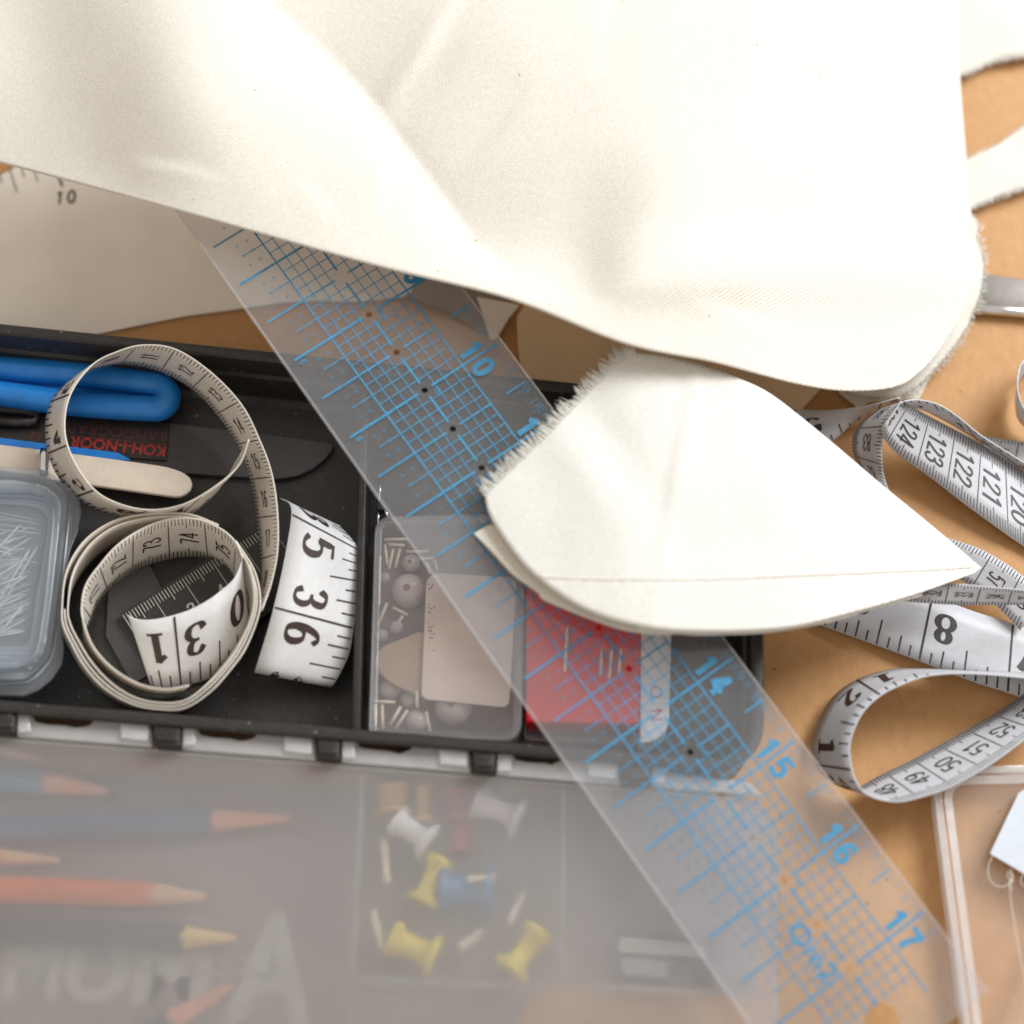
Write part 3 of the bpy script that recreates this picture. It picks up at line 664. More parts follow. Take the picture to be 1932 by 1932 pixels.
# ------------------------------------------------------------------ TAPE MEASURES
WT = .0186
class Ribbon:
    def __init__(s, st, solve=None):
        """stations (ax,ay,ah, bx,by,bh); bh None = found from the tape width"""
        A, Bq = [], []
        for ax, ay, ah, bx, by, bh in st:
            if ah is None:
                q = P(bx, by, bh); A.append(on_line(ax, ay, q, WT, solve == 'up')); Bq.append(q)
            else:
                p = P(ax, ay, ah); A.append(p)
                Bq.append(P(bx, by, bh) if bh is not None else on_line(bx, by, p, WT, solve != 'down'))
        n = 0
        mid = [(a+b_)/2 for a, b_ in zip(A, Bq)]
        ln = sum((q-p).length for p, q in zip(mid, mid[1:])); n = max(8, int(ln/.0009))
        comb = [tuple(a)+tuple(b_) for a, b_ in zip(A, Bq)]
        C6 = resample(comb, n, 20)
        s.A = [Vector(c[:3]) for c in C6]; s.B = [Vector(c[3:]) for c in C6]
        s.u = [0]
        for i in range(1, n): s.u.append(s.u[-1]+((s.A[i]+s.B[i])/2-(s.A[i-1]+s.B[i-1])/2).length)
        s.L = s.u[-1]; s.un = np.array(s.u)
    def at(s, u, w_):
        i = int(np.clip(np.searchsorted(s.un, u)-1, 0, len(s.u)-2)); f = (u-s.u[i])/(s.u[i+1]-s.u[i])
        a = s.A[i].lerp(s.A[i+1], f); b_ = s.B[i].lerp(s.B[i+1], f)
        return a.lerp(b_, w_)
    def nrm(s, u):
        e = .0008; du = s.at(min(u+e, s.L), .5)-s.at(max(u-e, 0), .5); dw = s.at(u, 1)-s.at(u, 0)
        return du.cross(dw).normalized()
    def mesh(s, name, m, parent, th=.00036):
        N = [s.nrm(u) for u in s.u]; n = len(s.u); mw = 4
        vs, fs = [], []
        for sg in (1, -1):
            for i in range(n):
                for k in range(mw+1):
                    vs.append(s.A[i].lerp(s.B[i], k/mw)+N[i]*th/2*sg)
        q = mw+1; o = n*q
        for i in range(n-1):
            for k in range(mw):
                a = i*q+k; fs.append((a, a+q, a+q+1, a+1)); fs.append((o+a, o+a+1, o+a+q+1, o+a+q))
            fs.append((i*q, o+i*q, o+i*q+q, i*q+q)); fs.append((i*q+mw, i*q+q+mw, o+i*q+q+mw, o+i*q+mw))
        for i in (0, n-1):
            for k in range(mw):
                a = i*q+k; fs.append((a, a+1, o+a+1, o+a) if i == 0 else (a, o+a, o+a+1, a+1))
        b = MB(); b.add(vs, fs, True); s.th = th
        ob = b.build(name, m, parent)
        return ob
    def find(s, px, py):
        best = (1e9, 0)
        for u in np.linspace(0, s.L, 400):
            a = Vector(proj(s.at(u, 0))); c = Vector(proj(s.at(u, 1))); p = Vector((px, py))
            f = max(0, min(1, (p-a).dot(c-a)/max(1e-6, (c-a).length_squared)))
            d = (a+(c-a)*f-p).length
            if d < best[0]: best = (d, u)
        return best[1]
    def printer(s, face, name, m, parent):
        s.b = MB(); s.face = face; s.pn = (name, m, parent)
    def pt(s, u, w_): return s.at(u, w_)+s.nrm(min(max(u, 0), s.L))*(s.face*(s.th/2+.00007+(len(s.b.f) % 23)*2.5e-6))
    def quad(s, u0, w0, u1, w1, wd):          # stroke from (u0,w0) to (u1,w1); metres in u, 0..1 in w
        if min(u0, u1) < 0 or max(u0, u1) > s.L: return
        n = 1 if abs(w1-w0) < .3 else 4
        if abs(u1-u0) < 1e-7:
            vs = []
            for k in range(n+1):
                w_ = w0+(w1-w0)*k/n; vs += [s.pt(max(0, u0-wd/2), w_), s.pt(min(s.L, u0+wd/2), w_)]
            s.b.add(vs, [(2*k, 2*k+1, 2*k+3, 2*k+2) for k in range(n)])
    def polyg(s, pts):
        if min(p[0] for p in pts) < 0 or max(p[0] for p in pts) > s.L: return
        s.b.add([s.pt(u, w_) for u, w_ in pts], [tuple(range(len(pts)))])
    def scale(s, u0, v0, u1, v1):
        s.k = (v1-v0)/(u1-u0); s.c = v0-s.k*u0   # value = k*u + c
    def uv(s, val): return (val-s.c)/s.k
    def cm(s, hgt=.0050, thin=.085, thick=.15, both=True, lo=-1e9, hi=1e9, cond=1.0, rev=False):
        v0, v1 = sorted((s.c, s.k*s.L+s.c)); un = 1/abs(s.k)
        inc = (1 if s.k > 0 else -1)*s.face*(-1 if rev else 1)       # numbers increase to the view-right?
        for i in range(math.ceil(v0*10), math.floor(v1*10)+1):
            if not lo <= i/10 <= hi: continue
            u = s.uv(i/10)
            if i % 10 == 0: s.quad(u, .02, u, .98, .00026)
            else:
                l = .24 if i % 5 == 0 else .17
                s.quad(u, 1-.015, u, 1-l, .00022); s.quad(u, .015, u, l, .00022)
        for k in range(math.ceil(v0), math.floor(v1)+2):
            if k < 0 or not lo <= k <= hi: continue
            st_ = str(k); uc = s.uv(k-.46); n = len(st_); adv = hgt*.66*cond
            for j, ch_ in enumerate(st_):
                off = (j-(n-1)/2)*adv
                for q in glyph(ch_, thin, thick):
                    pts = []
                    for p in q:
                        a = (p.x-.3)*hgt*cond+off; bb_ = (p.y-.5)*hgt
                        # reads across the tape; top of the digit points to lower numbers
                        uu = uc-bb_*(1 if s.k > 0 else -1)
                        ww = .5+(a/WT)*inc
                        pts.append((uu, ww))
                    s.polyg(pts)
    def inch(s, tick1=True, hgt=.0072, lo=-1e9, hi=1e9):
        v0, v1 = sorted((s.c, s.k*s.L+s.c)); un = 1/abs(s.k); e = (lambda w_: w_) if tick1 else (lambda w_: 1-w_)
        rd_ = (1 if s.k > 0 else -1)
        for i in range(math.ceil(v0*8), math.floor(v1*8)+1):
            u = s.uv(i/8); j = i % 8
            if not lo <= i/8 <= hi: continue
            if j == 0: s.quad(u, e(.015), u, e(.985), .00055)
            else: s.quad(u, e(.985), u, e(1-(.40 if j == 4 else .27 if j % 2 == 0 else .18)), .00042)
        for k in range(math.ceil(v0), math.floor(v1)+2):
            if k < 0 or not lo <= k <= hi: continue
            st_ = str(k)
            for j, ch_ in enumerate(st_):
                cv = -.21 if (len(st_) == 1 or j == 0) else .21
                uc = s.uv(k)+cv*un*rd_
                for q in glyph(ch_, .085, .215, True):
                    s.polyg([(uc+(p.x-.3)*hgt*1.1*rd_, e(.41+(p.y-.5)*hgt/WT)) for p in q])
    def done(s):
        if s.b.f: return s.b.build(*s.pn)

tl = thing('tape_measure', 'cream tape measure coiled and looped inside the black tray', 'tape measure', P(330, 1100, FL), 'tape measures')
MT = M['tape_shaded']
# upper loop with its tail: A = lower edge, B = upper rim, running clockwise
hl = 12.0
ring1 = [(440, 880, hl+2, 470, 829, None), (412, 925, hl, 452, 876, None), (360, 970, hl, 411, 914, None), (300, 985, hl-1, 350, 950, None), (237, 977, hl-2, 287, 962, None), (187, 962, hl-2, 226, 951, None), (140, 935, hl-1, 176, 922, None), (100, 880, hl, 136, 862, None), (86, 815, hl+1, 122, 805, None), (98, 756, hl+2, 134, 742, None), (140, 712, hl+2, 175, 688, None), (186, 694, hl+2, 220, 664, None), (240, 687, hl+2, 270, 651, None), (304, 701, hl+1, 332, 659, None), (366, 736, hl+1, 400, 704, None), (414, 787, hl, 457, 765, None), (448, 838, hl-2, 490, 830, None), (470, 895, hl-3, 512, 890, None), (483, 962, hl-4, 523, 958, None), (491, 1045, hl-6, 524, 1036, None), (488, 1110, hl-8, 512, 1100, None), (470, 1165, FL+1, 494, 1152, None)]
r1 = Ribbon(ring1); ro1 = r1.mesh('tape_loop', MT, tl)
r1.printer(1, 'centimetre_print', M['ink_warm'], ro1)
r1.scale(r1.find(315, 682), 11, r1.find(505, 974), 16); r1.cm(.0046, cond=.75); r1.done()
r1.printer(-1, 'inch_print', M['ink_warm'], ro1); r1.scale(r1.find(165, 930), 5, r1.find(112, 754), 3); r1.inch(False, .006); r1.done()
# coil: inner turn folds round into the white end
def cat(lst, W0=3.2): return [(a, b_, W0, c, d, None) for a, b_, c, d in lst]
inner = [(345, 1303, 357, 1293), (302, 1310, 312, 1300), (252, 1300, 262, 1290), (203, 1272, 212, 1260), (166, 1232, 175, 1218), (158, 1205, 157, 1170), (172, 1168, 154, 1143), (184, 1140, 162, 1103), (206, 1112, 190, 1063), (234, 1090, 225, 1025), (268, 1069, 275, 994), (330, 1052, 325, 978), (385, 1052, 377, 980), (422, 1070, 422, 1001), (440, 1092, 447, 1026), (446, 1110, 458, 1052)]
rI = Ribbon(cat(inner, 4.0)); oI = rI.mesh('inner_turn', MT, tl)
rI.printer(1, 'centimetre_print', M['ink_warm'], oI); rI.scale(rI.find(194, 1090), 71, rI.find(390, 1020), 74)
rI.cm(.0050, cond=.8, lo=69.3, hi=75.9); rI.done()
outs = []
for kk, (dx, dy, W0) in enumerate([(0, 0, 3.3)]):
    pass
def coil(rim, dxy, h0, name):
    stn = []
    for x, y in rim:
        f_ = min(1, max(0, (y-1040)/200)); g_ = min(1, max(0, (x-300)/180))
        stn.append((x+dxy[0]*(1-f_)-6*f_-10*g_, y+dxy[1]*(1-f_)+7*f_, h0, x, y, None))
    r = Ribbon(stn); return r, r.mesh(name, MT, tl)
rimO = [(445, 1020), (477, 1070), (490, 1115), (488, 1160), (464, 1222), (436, 1262), (399, 1303), (350, 1335), (300, 1338), (250, 1328), (200, 1300), (162, 1260), (135, 1213), (120, 1180), (117, 1150), (125, 1080), (155, 1025), (200, 990), (250, 973), (312, 968), (362, 971), (412, 990)]
rO, oO = coil(rimO, (2, 34), 3.4, 'outer_turn')
rimM = [(440, 1022), (466, 1060), (480, 1110), (477, 1160), (452, 1218), (424, 1258), (390, 1293), (348, 1322), (300, 1326), (252, 1315), (208, 1287), (172, 1248), (146, 1205), (132, 1175), (128, 1148), (137, 1083), (166, 1032), (208, 998), (256, 981), (312, 974), (360, 977), (404, 994)]
rM, oM = coil(rimM, (3, 34), 3.4, 'middle_turn')
rimN = [((x*.5+a*.5)-1, (y*.5+c*.5)) for (x, y), (a, c) in zip(rimO, rimM)]
rN, oN = coil(rimN[1:15], (2, 34), 3.4, 'third_turn')
# white folded end, A = rim, B = bottom edge, running right to left
end = [(457, 1055, 20.5, 474, 1180, None), (452, 1072, 20.5, 468, 1205, None), (440, 1094, 20, 447, 1236, None), (420, 1112, 19.5, 424, 1258, None), (395, 1131, 19.5, 398, 1278, None), (355, 1152, 19, 362, 1290, None), (312, 1165, 18.5, 330, 1297, None), (278, 1170, 18, 305, 1298, None), (252, 1167, 17, 290, 1296, None), (242, 1160, 16, 284, 1290, None)]
rE = Ribbon([(a, b_, c, d, e, 4.0) for a, b_, c, d, e, f in end]); oE = rE.mesh('folded_end', M['tape_lit'], tl)
rE.printer(1, 'inch_print', M['ink_warm'], oE); rE.scale(rE.find(335, 1225), 31, rE.find(335, 1225)-.0232, 30); rE.inch(True, .0078); rE.done()
# raised strip 35 / 36
s36 = [(528, 940, 11, 640, 992, 14), (546, 950, 17, 665, 1020, 16), (549, 980, 19, 682, 1046, 15.5), (534, 1068, 19, 682, 1095, 15), (516, 1147, 18, 667, 1187, 14), (500, 1205, 15.5, 657, 1238, 12), (482, 1262, 12, 630, 1290, 9), (481, 1268, 8, 618, 1296, 6)]
r36 = Ribbon(s36); o36 = r36.mesh('raised_strip', M['tape_lit'], tl)
r36.printer(1, 'inch_print', M['ink_warm'], o36); r36.scale(r36.find(592, 993), 35, r36.find(585, 1164), 36); r36.inch(True, .0078); r36.done()

tr = thing('tape_measure', 'white tape measure in loose curls on the table at the right', 'tape measure', P(1780, 1100, 0), 'tape measures')
T = M['tape']
def strip(st, name, m=T, solve=None): r = Ribbon(st, solve); return r, r.mesh(name, m, tr)
# twisting piece with the 5
rA, oA = strip([(1430, 880, 3, 1430, 768, 3), (1495, 865, 3, 1494, 772, 4), (1569, 832, 3.5, 1549, 774, 6), (1611, 798, 4, 1606, 770, 9), (1650, 775, 5, 1655, 761, 12), (1690, 757, 7, 1697, 750, 14)], 'twisted_piece')
rA.printer(1, 'inch_print', M['ink'], oA)
uA = rA.find(1500, 800)
rA.scale(uA, 5, uA+.024, 4); rA.inch(False, .0074); rA.done()
# piece rising from the petal to the top fold (83, 82)
rB, oB = strip([(1690, 960, 2, 1640, 905, 2), (1669, 901, 4, 1621, 876, 3), (1664, 864, 8, 1609, 851, 5), (1666, 821, 12, 1611, 818, 6), (1679, 784, 15, 1626, 796, 8), (1706, 757, 17, 1655, 775, 10)], 'rising_piece')
rB.printer(1, 'centimetre_print', M['ink_warm'], oB); uB = rB.find(1646, 870); rB.scale(uB, 82, rB.find(1650, 806), 83); rB.cm(.0046, cond=.8); rB.done()
# piece with 124 to 120, right to left
rC, oC = strip([(1990, 925, 2, 1984, 1064, 2), (1932, 890, 3, 1930, 1030, 2.2), (1879, 855, 5, 1886, 999, 3.5), (1839, 831, 7, 1824, 954, 5), (1769, 794, 10, 1749, 896, 7), (1736, 776, 12.5, 1699, 861, 9), (1711, 761, 15, 1669, 829, 12), (1700, 757, 17, 1663, 808, 15)], 'curled_piece')
rC.printer(1, 'centimetre_print', M['ink'], oC); rC.scale(rC.find(1735, 855), 123, rC.find(1790, 890), 122); rC.cm(.0056, .10, .15, cond=.85); rC.done()
# back of the fold seen behind it
rD, oD = strip([(1709, 764, 14, 1704, 757, 18), (1745, 775, 12, 1730, 754, 17), (1785, 795, 9, 1765, 761, 16), (1825, 818, 7, 1799, 780, 14), (1865, 842, 5, 1849, 820, 11), (1910, 872, 3, 1894, 849, 8), (1990, 925, 2.5, 1975, 900, 6)], 'back_of_fold')
rD.printer(1, 'inch_print', M['ink_warm'], oD); rD.scale(0, 47, rD.L, 49.2); rD.inch(True, .004); rD.done()
# far strip at the right edge
rF2, oF2 = strip([(1850, 850, 1, 1858, 823, 2), (1890, 872, 1, 1900, 830, 2), (1960, 885, 1, 1965, 838, 2)], 'flat_strip')
rF2.printer(1, 'centimetre_print', M['ink'], oF2); rF2.scale(0, 96, .02, 98.1); rF2.cm(.0045); rF2.done()
# tip piece (57), right to left
rG, oG = strip([(1965, 1110, 9, 1925, 1190, 5), (1932, 1088, 9.5, 1895, 1158, 6), (1899, 1064, 9, 1862, 1128, 6), (1849, 1036, 8, 1812, 1094, 5.5), (1794, 1017, 6, 1760, 1065, 4), (1740, 1000, 4, 1710, 1045, 3)], 'slanting_piece')
rG.printer(1, 'centimetre_print', M['ink_warm'], oG); uG = rG.find(1852, 1078); rG.scale(uG, 57, uG+.0096, 58); rG.cm(.0050, cond=.85); rG.done()
# narrow piece 32 33 34
rF, oF = strip([(1640, 1128, 13, 1680, 1090, 12), (1721, 1136, 13.5, 1740, 1098, 15), (1786, 1140, 13.5, 1794, 1100, 17), (1850, 1141, 13.5, 1860, 1106, 18), (1932, 1140, 13.5, 1940, 1114, 19), (1990, 1138, 13.5, 1995, 1122, 19)], 'edge_on_piece')
rF.printer(1, 'centimetre_print', M['ink_warm'], oF); rF.scale(rF.find(1786, 1122), 32, rF.find(1846, 1124), 33); rF.cm(.0046, cond=.8); rF.done()
# flat inch piece with the 8, right to left
rH, oH = strip([(2010, 1218, 3, 2008, 1345, 3), (1914, 1178, 3.5, 1904, 1308, 3.5), (1850, 1158, 4.2, 1838, 1287, 3.5), (1799, 1140, 5, 1774, 1263, 3.6), (1740, 1120, 4.5, 1715, 1240, 3.2), (1640, 1085, 3, 1610, 1202, 2), (1560, 1060, 1.5, 1535, 1175, 1.5)], 'flat_inch_piece')
rH.printer(1, 'inch_print', M['ink'], oH); rH.scale(rH.find(1745, 1195), 8, rH.find(1907, 1220), 7); rH.inch(True, .0080); rH.done()
# big loop 12 13 / 48..52: A = lower edge, B = rim
loop = [(2000, 1280, 3, 2000, 1290, 16), (1932, 1270, 3.5, 1932, 1279, 17), (1824, 1266, 4, 1824, 1271, 17.5), (1735, 1262, 4, 1749, 1276, 17), (1674, 1265, 4, 1699, 1293, 17), (1615, 1284, 4, 1661, 1313, 17), (1570, 1318, 4, 1629, 1343, 17), (1540, 1372, 4, 1609, 1383, 16.5), (1531, 1413, 4, 1603, 1415, 16), (1541, 1447, 4, 1609, 1458, 15.5), (1564, 1472, 4, 1624, 1488, 15.5), (1598, 1488, 4, 1649, 1505, 15), (1622, 1485, 4, 1688, 1513, 14.5), (1661, 1463, 4, 1724, 1508, 14), (1715, 1437, 4, 1790, 1487, 13.5), (1771, 1407, 4, 1859, 1449, 13), (1829, 1375, 4, 1912, 1412, 12.5), (1885, 1342, 4, 1968, 1368, 12), (1940, 1305, 4, 2022, 1322, 12)]
rL, oL = strip(loop, 'big_loop')
rL.printer(1, 'inch_print', M['ink_warm'], oL); u12 = rL.find(1635, 1295); u13 = rL.find(1570, 1447); rL.scale(u12, 12, u13, 13); rL.inch(True, .0076, 11.3, 13.3); rL.done()
rL.printer(-1, 'centimetre_print', M['ink'], oL); rL.scale(rL.find(1690, 1475), 48, rL.find(1855, 1392), 51); rL.cm(.0052, .09, .14, lo=47.2, cond=.9); rL.done()
# right edge curl
rK, oK = strip([(1990, 690, 3, 1975, 640, 12), (1930, 712, 3, 1938, 672, 14), (1917, 745, 3, 1922, 700, 15), (1921, 790, 3, 1921, 742, 15), (1950, 815, 3, 1940, 780, 14), (1990, 830, 3, 1985, 800, 13)], 'edge_curl')
rK.printer(-1, 'inch_print', M['ink_warm'], oK); rK.scale(0, 66, rK.L, 67.4); rK.inch(True, .006); rK.done()

# ------------------------------------------------------------------ PAPERS, SCISSOR BLADE, CLEAR LID
pp = thing('pattern_paper', 'grey white pattern paper with a printed 10 and ticks under the cloth edge', 'paper', P(200, 480, 0))
pl = [(-140, 350), (0, 331), (26, 318), (60, 280), (400, 260), (820, 420), (830, 520), (760, 560), (675, 569), (600, 567), (530, 571), (462, 581), (350, 596), (250, 616), (145, 638), (60, 652), (-140, 680)]
b = MB(); b.prism(poly(pl, .9), .5); b.build('sheet', M['paper'], pp)
b = MB()
for x0, y0, x1, y1, wd in [(-2, 326, 4, 346, 2.2), (17, 315, 32, 363, 2.6), (40, 315, 46, 335, 2.4), (62, 312, 71, 343, 2.4), (108, 325, 118, 352, 5)]:
    p, q = P(x0, y0, .95), P(x1, y1, .95); d = (q-p).normalized(); n = Vector((-d.y, d.x, 0))*wd/7.1*.0005
    b.add([p+n, p-n, q-n, q+n], [(0, 1, 2, 3)])
gi = paint('paper_ink', (.016, .018, .012))
def flat_glyph(b, ch, x, y, hh, ang, h, thin=.15, thick=.18):
    for q in glyph(ch, thin, thick):
        pts = []
        for p in q:
            a, c = (p.x-.3)*hh, (p.y-.5)*hh
            pts.append(P(x+a*math.cos(ang)+c*math.sin(ang), y+a*math.sin(ang)-c*math.cos(ang), h+(len(b.f) % 29)*.003))
        b.add(pts, [tuple(range(len(pts)))])
flat_glyph(b, '1', 113, 373, 23, .14, .96); flat_glyph(b, '0', 135, 371, 25, .14, .96)
b.build('print', gi, pp)
b = MB(); b.prism(poly([(975, 598), (1000, 560), (1500, 600), (1560, 720), (1505, 780), (1400, 770), (1200, 745), (1100, 728), (1000, 722), (982, 690), (977, 650)], 1.6), 1.2)
tag(b.build('manila_pattern_piece', M['card_beige']), 'beige manila pattern piece between the ruler and the white petal cloth', 'card')
b = MB(); b.prism(poly([(800, 500), (960, 560), (953, 590), (937, 634), (905, 625), (850, 590), (770, 560)], 1.4), .6)  # flat grey piece that paints the shadow under the ruler
tag(b.build('grey_shadow_shape', M['shadow_grey']), 'flat grey shape painting the shadow beneath the ruler at the cloth edge', 'paper')
b = MB(); b.prism(poly([(900, 560), (980, 575), (960, 600), (936, 640), (925, 640)], 2.2), .5)
tag(b.build('pale_paper_scrap', M['paper']), 'pale pink grey paper scrap just right of the ruler edge', 'paper')
b = MB(); b.prism(poly([(1560, 690), (1760, 700), (1735, 752), (1640, 757), (1620, 770), (1585, 742)], 1.6), .6)
tag(b.build('cloth_scrap', M['cloth_lower']), 'cream cloth scrap under the corner of the big cloth', 'fabric')
sb = thing('scissor_blade', 'grey steel scissor blade with a bright edge reaching in from the right', 'scissors', P(1890, 560, 0))
b = MB(); b.prism(poly([(1800, 508), (2060, 545), (2060, 592), (1800, 574)], 2.9), 2.0); bevel(b.build('blade', M['steel'], sb), .3, 2)
b = MB(); b.tube(poly([(1800, 579), (1900, 587), (2060, 601)], 2.2), 1.5, 10); b.build('edge', M['chrome'], sb)
cl = thing('box_lid', 'clear plastic box lid with rounded corners at the bottom right corner', 'box lid', P(1860, 1720, 0))
ch_ = 7.0
co = rounded([P(1838, 2080, ch_), P(2160, 2080, ch_), P(2120, 1440, ch_), P(1757, 1447, ch_)], [1, 1, 1, 8.5], 10)
b = MB(); b.ring(co, inset(co, 1.7), 1.4); b.ring(inset(co, .2, -1.4), inset(co, 1.0, -1.4), ch_-1.7); bevel(b.build('rim', M['clear_rim'], cl), .4, 2)
b = MB(); b.ring(inset(co, 2.4, -.4), inset(co, 4.4, -.9), .9); b.build('inner_step', M['clear_rim'], cl)
b = MB(); b.prism(inset(co, 3.9, -1.2), .7); b.build('panel', M['clear'], cl)
b = MB(); b.tube([co[i]+Vector((0, 0, .0004)) for i in range(len(co)-11, len(co))]+[co[0]], .35, 8); b.build('bead', M['clear_rim'], cl)
wc = thing('white_card', 'white card corner with loose threads on the clear lid', 'card', P(1930, 1580, ch_))
b = MB(); b.prism(poly([(1922, 1496), (2040, 1420), (2040, 1740), (1932, 1648), (1868, 1610)], 8.2), .5); b.build('card_sheet', M['white_card'], wc)
for pts in [[(1874, 1612), (1866, 1630), (1865, 1652), (1874, 1668), (1888, 1673), (1903, 1668), (1908, 1654), (1903, 1644), (1900, 1652), (1906, 1662), (1909, 1680)], [(1904, 1665), (1909, 1710), (1917, 1760), (1926, 1810), (1940, 1880)], [(1929, 1650), (1926, 1664), (1932, 1672), (1945, 1676)], [(1906, 1640), (1911, 1652), (1908, 1664), (1914, 1660)]]:
    b = MB(); b.tube([Vector(p) for p in resample([tuple(P(x, y, 8.0)) for x, y in pts], 30)], .085, 5); b.build('loose_thread', M['thread'], wc)

# ------------------------------------------------------------------ CLEAR RULER
RO = Vector((0.014222, -0.032796, 0.031184)); yw = -0.9468359
ea = Vector((math.cos(yw), math.sin(yw), -.116471)).normalized()
eb = Vector((-math.sin(yw), math.cos(yw), -.002268)); eb = (eb-ea*ea.dot(eb)).normalized(); en = ea.cross(eb)
U = .0126; VA = .0118
def rp(u, v, z=0.0): return RO+ea*((u-8)*U)+eb*(v*VA)+en*z
rl = thing('clear_ruler', 'clear acrylic ruler with a blue inch grid and centre holes lying across the tray', 'ruler', RO)
cu = bpy.data.curves.new('r', 'CURVE'); cu.dimensions = '2D'; cu.fill_mode = 'BOTH'; cu.extrude = .00045
def spl(pts):
    s_ = cu.splines.new('POLY'); s_.points.add(len(pts)-1); s_.use_cyclic_u = True
    for q, (x, y) in zip(s_.points, pts): q.co = (x, y, 0, 1)
VL, VR, UE, US = -2.14, 2.03, 18.87, -3.6
spl([((US-8)*U, VL*VA), ((UE-8)*U, (VL-.2)*VA), ((UE-8)*U, VR*VA), ((US-8)*U, (VR+.05)*VA)])
for i in range(-3, 18):
    spl([((i-8)*U+.00085*math.cos(k*math.pi/8), .00085*math.sin(k*math.pi/8)) for k in range(16)][::-1])
hu = (18.10-8)*U
spl([(hu+.0042*math.cos(k*math.pi/16), -.0012+.0042*math.sin(k*math.pi/16)) for k in range(32)][::-1])
ot = bpy.data.objects.new('r', cu); col.objects.link(ot); dg = bpy.context.evaluated_depsgraph_get()
me = bpy.data.meshes.new_from_object(ot.evaluated_get(dg)); bpy.data.objects.remove(ot)
for v in me.vertices: v.co = RO+ea*v.co.x+eb*v.co.y+en*v.co.z
me.materials.clear(); me.materials.append(M['ruler'])
link('blade', me, rl)
for va, vb in ((VL, VL-.2), (VR+.05, VR)):
    b = MB(); sg = -1 if va < 0 else 1
    p = [rp(US, va, .00055), rp(UE, vb, .00055), rp(UE, vb-sg*.045, .00055), rp(US, va-sg*.045, .00055)]
    p2 = [rp(US, va+sg*.012, -.0005), rp(UE, vb+sg*.012, -.0005)]
    b.add(p+p2, [(0, 1, 2, 3), (0, 4, 5, 1)]); b.build('edge_highlight', M['ruler_edge_highlight'], rl)  # thin pale strip painting the edge highlight
b = MB(); ZP = .00052
LC_ = [0]
def zstep():
    LC_[0] += 1; return ZP+(LC_[0] % 37)*3e-6
def ln(u0, v0, u1, v1, wmm):
    z_ = zstep(); p, q = rp(u0, v0, z_), rp(u1, v1, z_); d = (q-p).normalized(); n = en.cross(d)*wmm*.0005
    b.add([p+n, p-n, q-n, q+n], [(0, 1, 2, 3)])
rr = random.Random(5)
gap = .17
u = US+.5
i = 0
for k in range(int((17.9-(-3))*4)+1):
    u = -3+k*.25
    if k % 4 == 0:
        n_ = int(round(u)); isin = (n_+17) % 2 == 0
        ln(u, -1.95, u, -gap, .62 if isin else .48); ln(u, gap, u, 1.0, .62 if isin else .48)
        if isin: ln(u, 1.0, u, 1.93, .62)
        else: ln(u, 1.42, u, 1.93, .45)
    elif k % 2 == 0:
        ln(u, -1.55, u, 1.0, .27)
    else:
        ln(u, -1.0, u, -.0, .25); ln(u, .0, u, 1.0, .25)
        ln(u, -1.55, u, -1.45, .12); ln(u, -1.3, u, -1.2, .12)
    for j in (1, 2, 3) if k < 84 else ():
        l_ = {1: .22, 2: .32, 3: .22}[j]; uu = u+j*.0625*1.0
        if -.2 < u < 17.4 and rr.random() < .62: ln(uu, 1.93, uu, 1.93-l_*rr.uniform(.6, 1), .15)
for v, wd in ((-1, .42), (1, .42)): ln(-3.2, v, 18.2, v, wd)
for i_ in range(-3, 18):
    ln(i_+.17, 0, i_+.83, 0, .58)
for v in (-.75, -.5, -.25, .25, .5, .75):
    ln(-3.2, v, 17.9, v, .25)
for v in (-1.25, -1.5):
    for k in range(84):
        u = -3+k*.25
        ln(u-.045, v, u+.045, v, .12)
def rg(ch, u, v, hu_, thin=.22, thick=.25):
    hh = hu_
    for q in glyph(ch, thin, thick):
        z_ = zstep(); b.add([rp(u+(p.x-.3)*hh, v+(p.y-.5)*hh*1.05, z_) for p in q], [tuple(range(len(q)))])
for N in range(7, 18):
    u0 = 2*N-17; st_ = str(N)
    if len(st_) == 2: rg(st_[0], u0-.17, 1.36, .46); rg(st_[1], u0+.26, 1.36, .46)
    else: rg(st_[0], u0-.17, 1.36, .46)
for ch_n, u0 in (('6', 1), ('8', 3)): rg(ch_n, u0+.12, -1.80, .14, .13, .14)
for i_ in (1, 3, 12, 15): 
    rg('1', i_+.1, .22, .11, .2, .2); rg(str(2+i_ % 7), i_+.18, .22, .11, .2, .2)
b.build('blue_print', M['blue'], rl)
def rtext(string, u0, v0, u1, v1, hmm, name):
    p0, p1 = rp(u0, v0, ZP), rp(u1, v1, ZP)
    o = text(string, p0, p1, hmm, M['blue'], name, rl, bold=.012)
    ctr = p0
    for v in o.data.vertices:           # lay the letters into the ruler plane
        d = v.co-RO; v.co = v.co-en*(d.dot(en))+en*ZP
    return o
rtext('Om2', 15.75, -.62, 16.95, -.62, 5.2, 'logo_lettering')

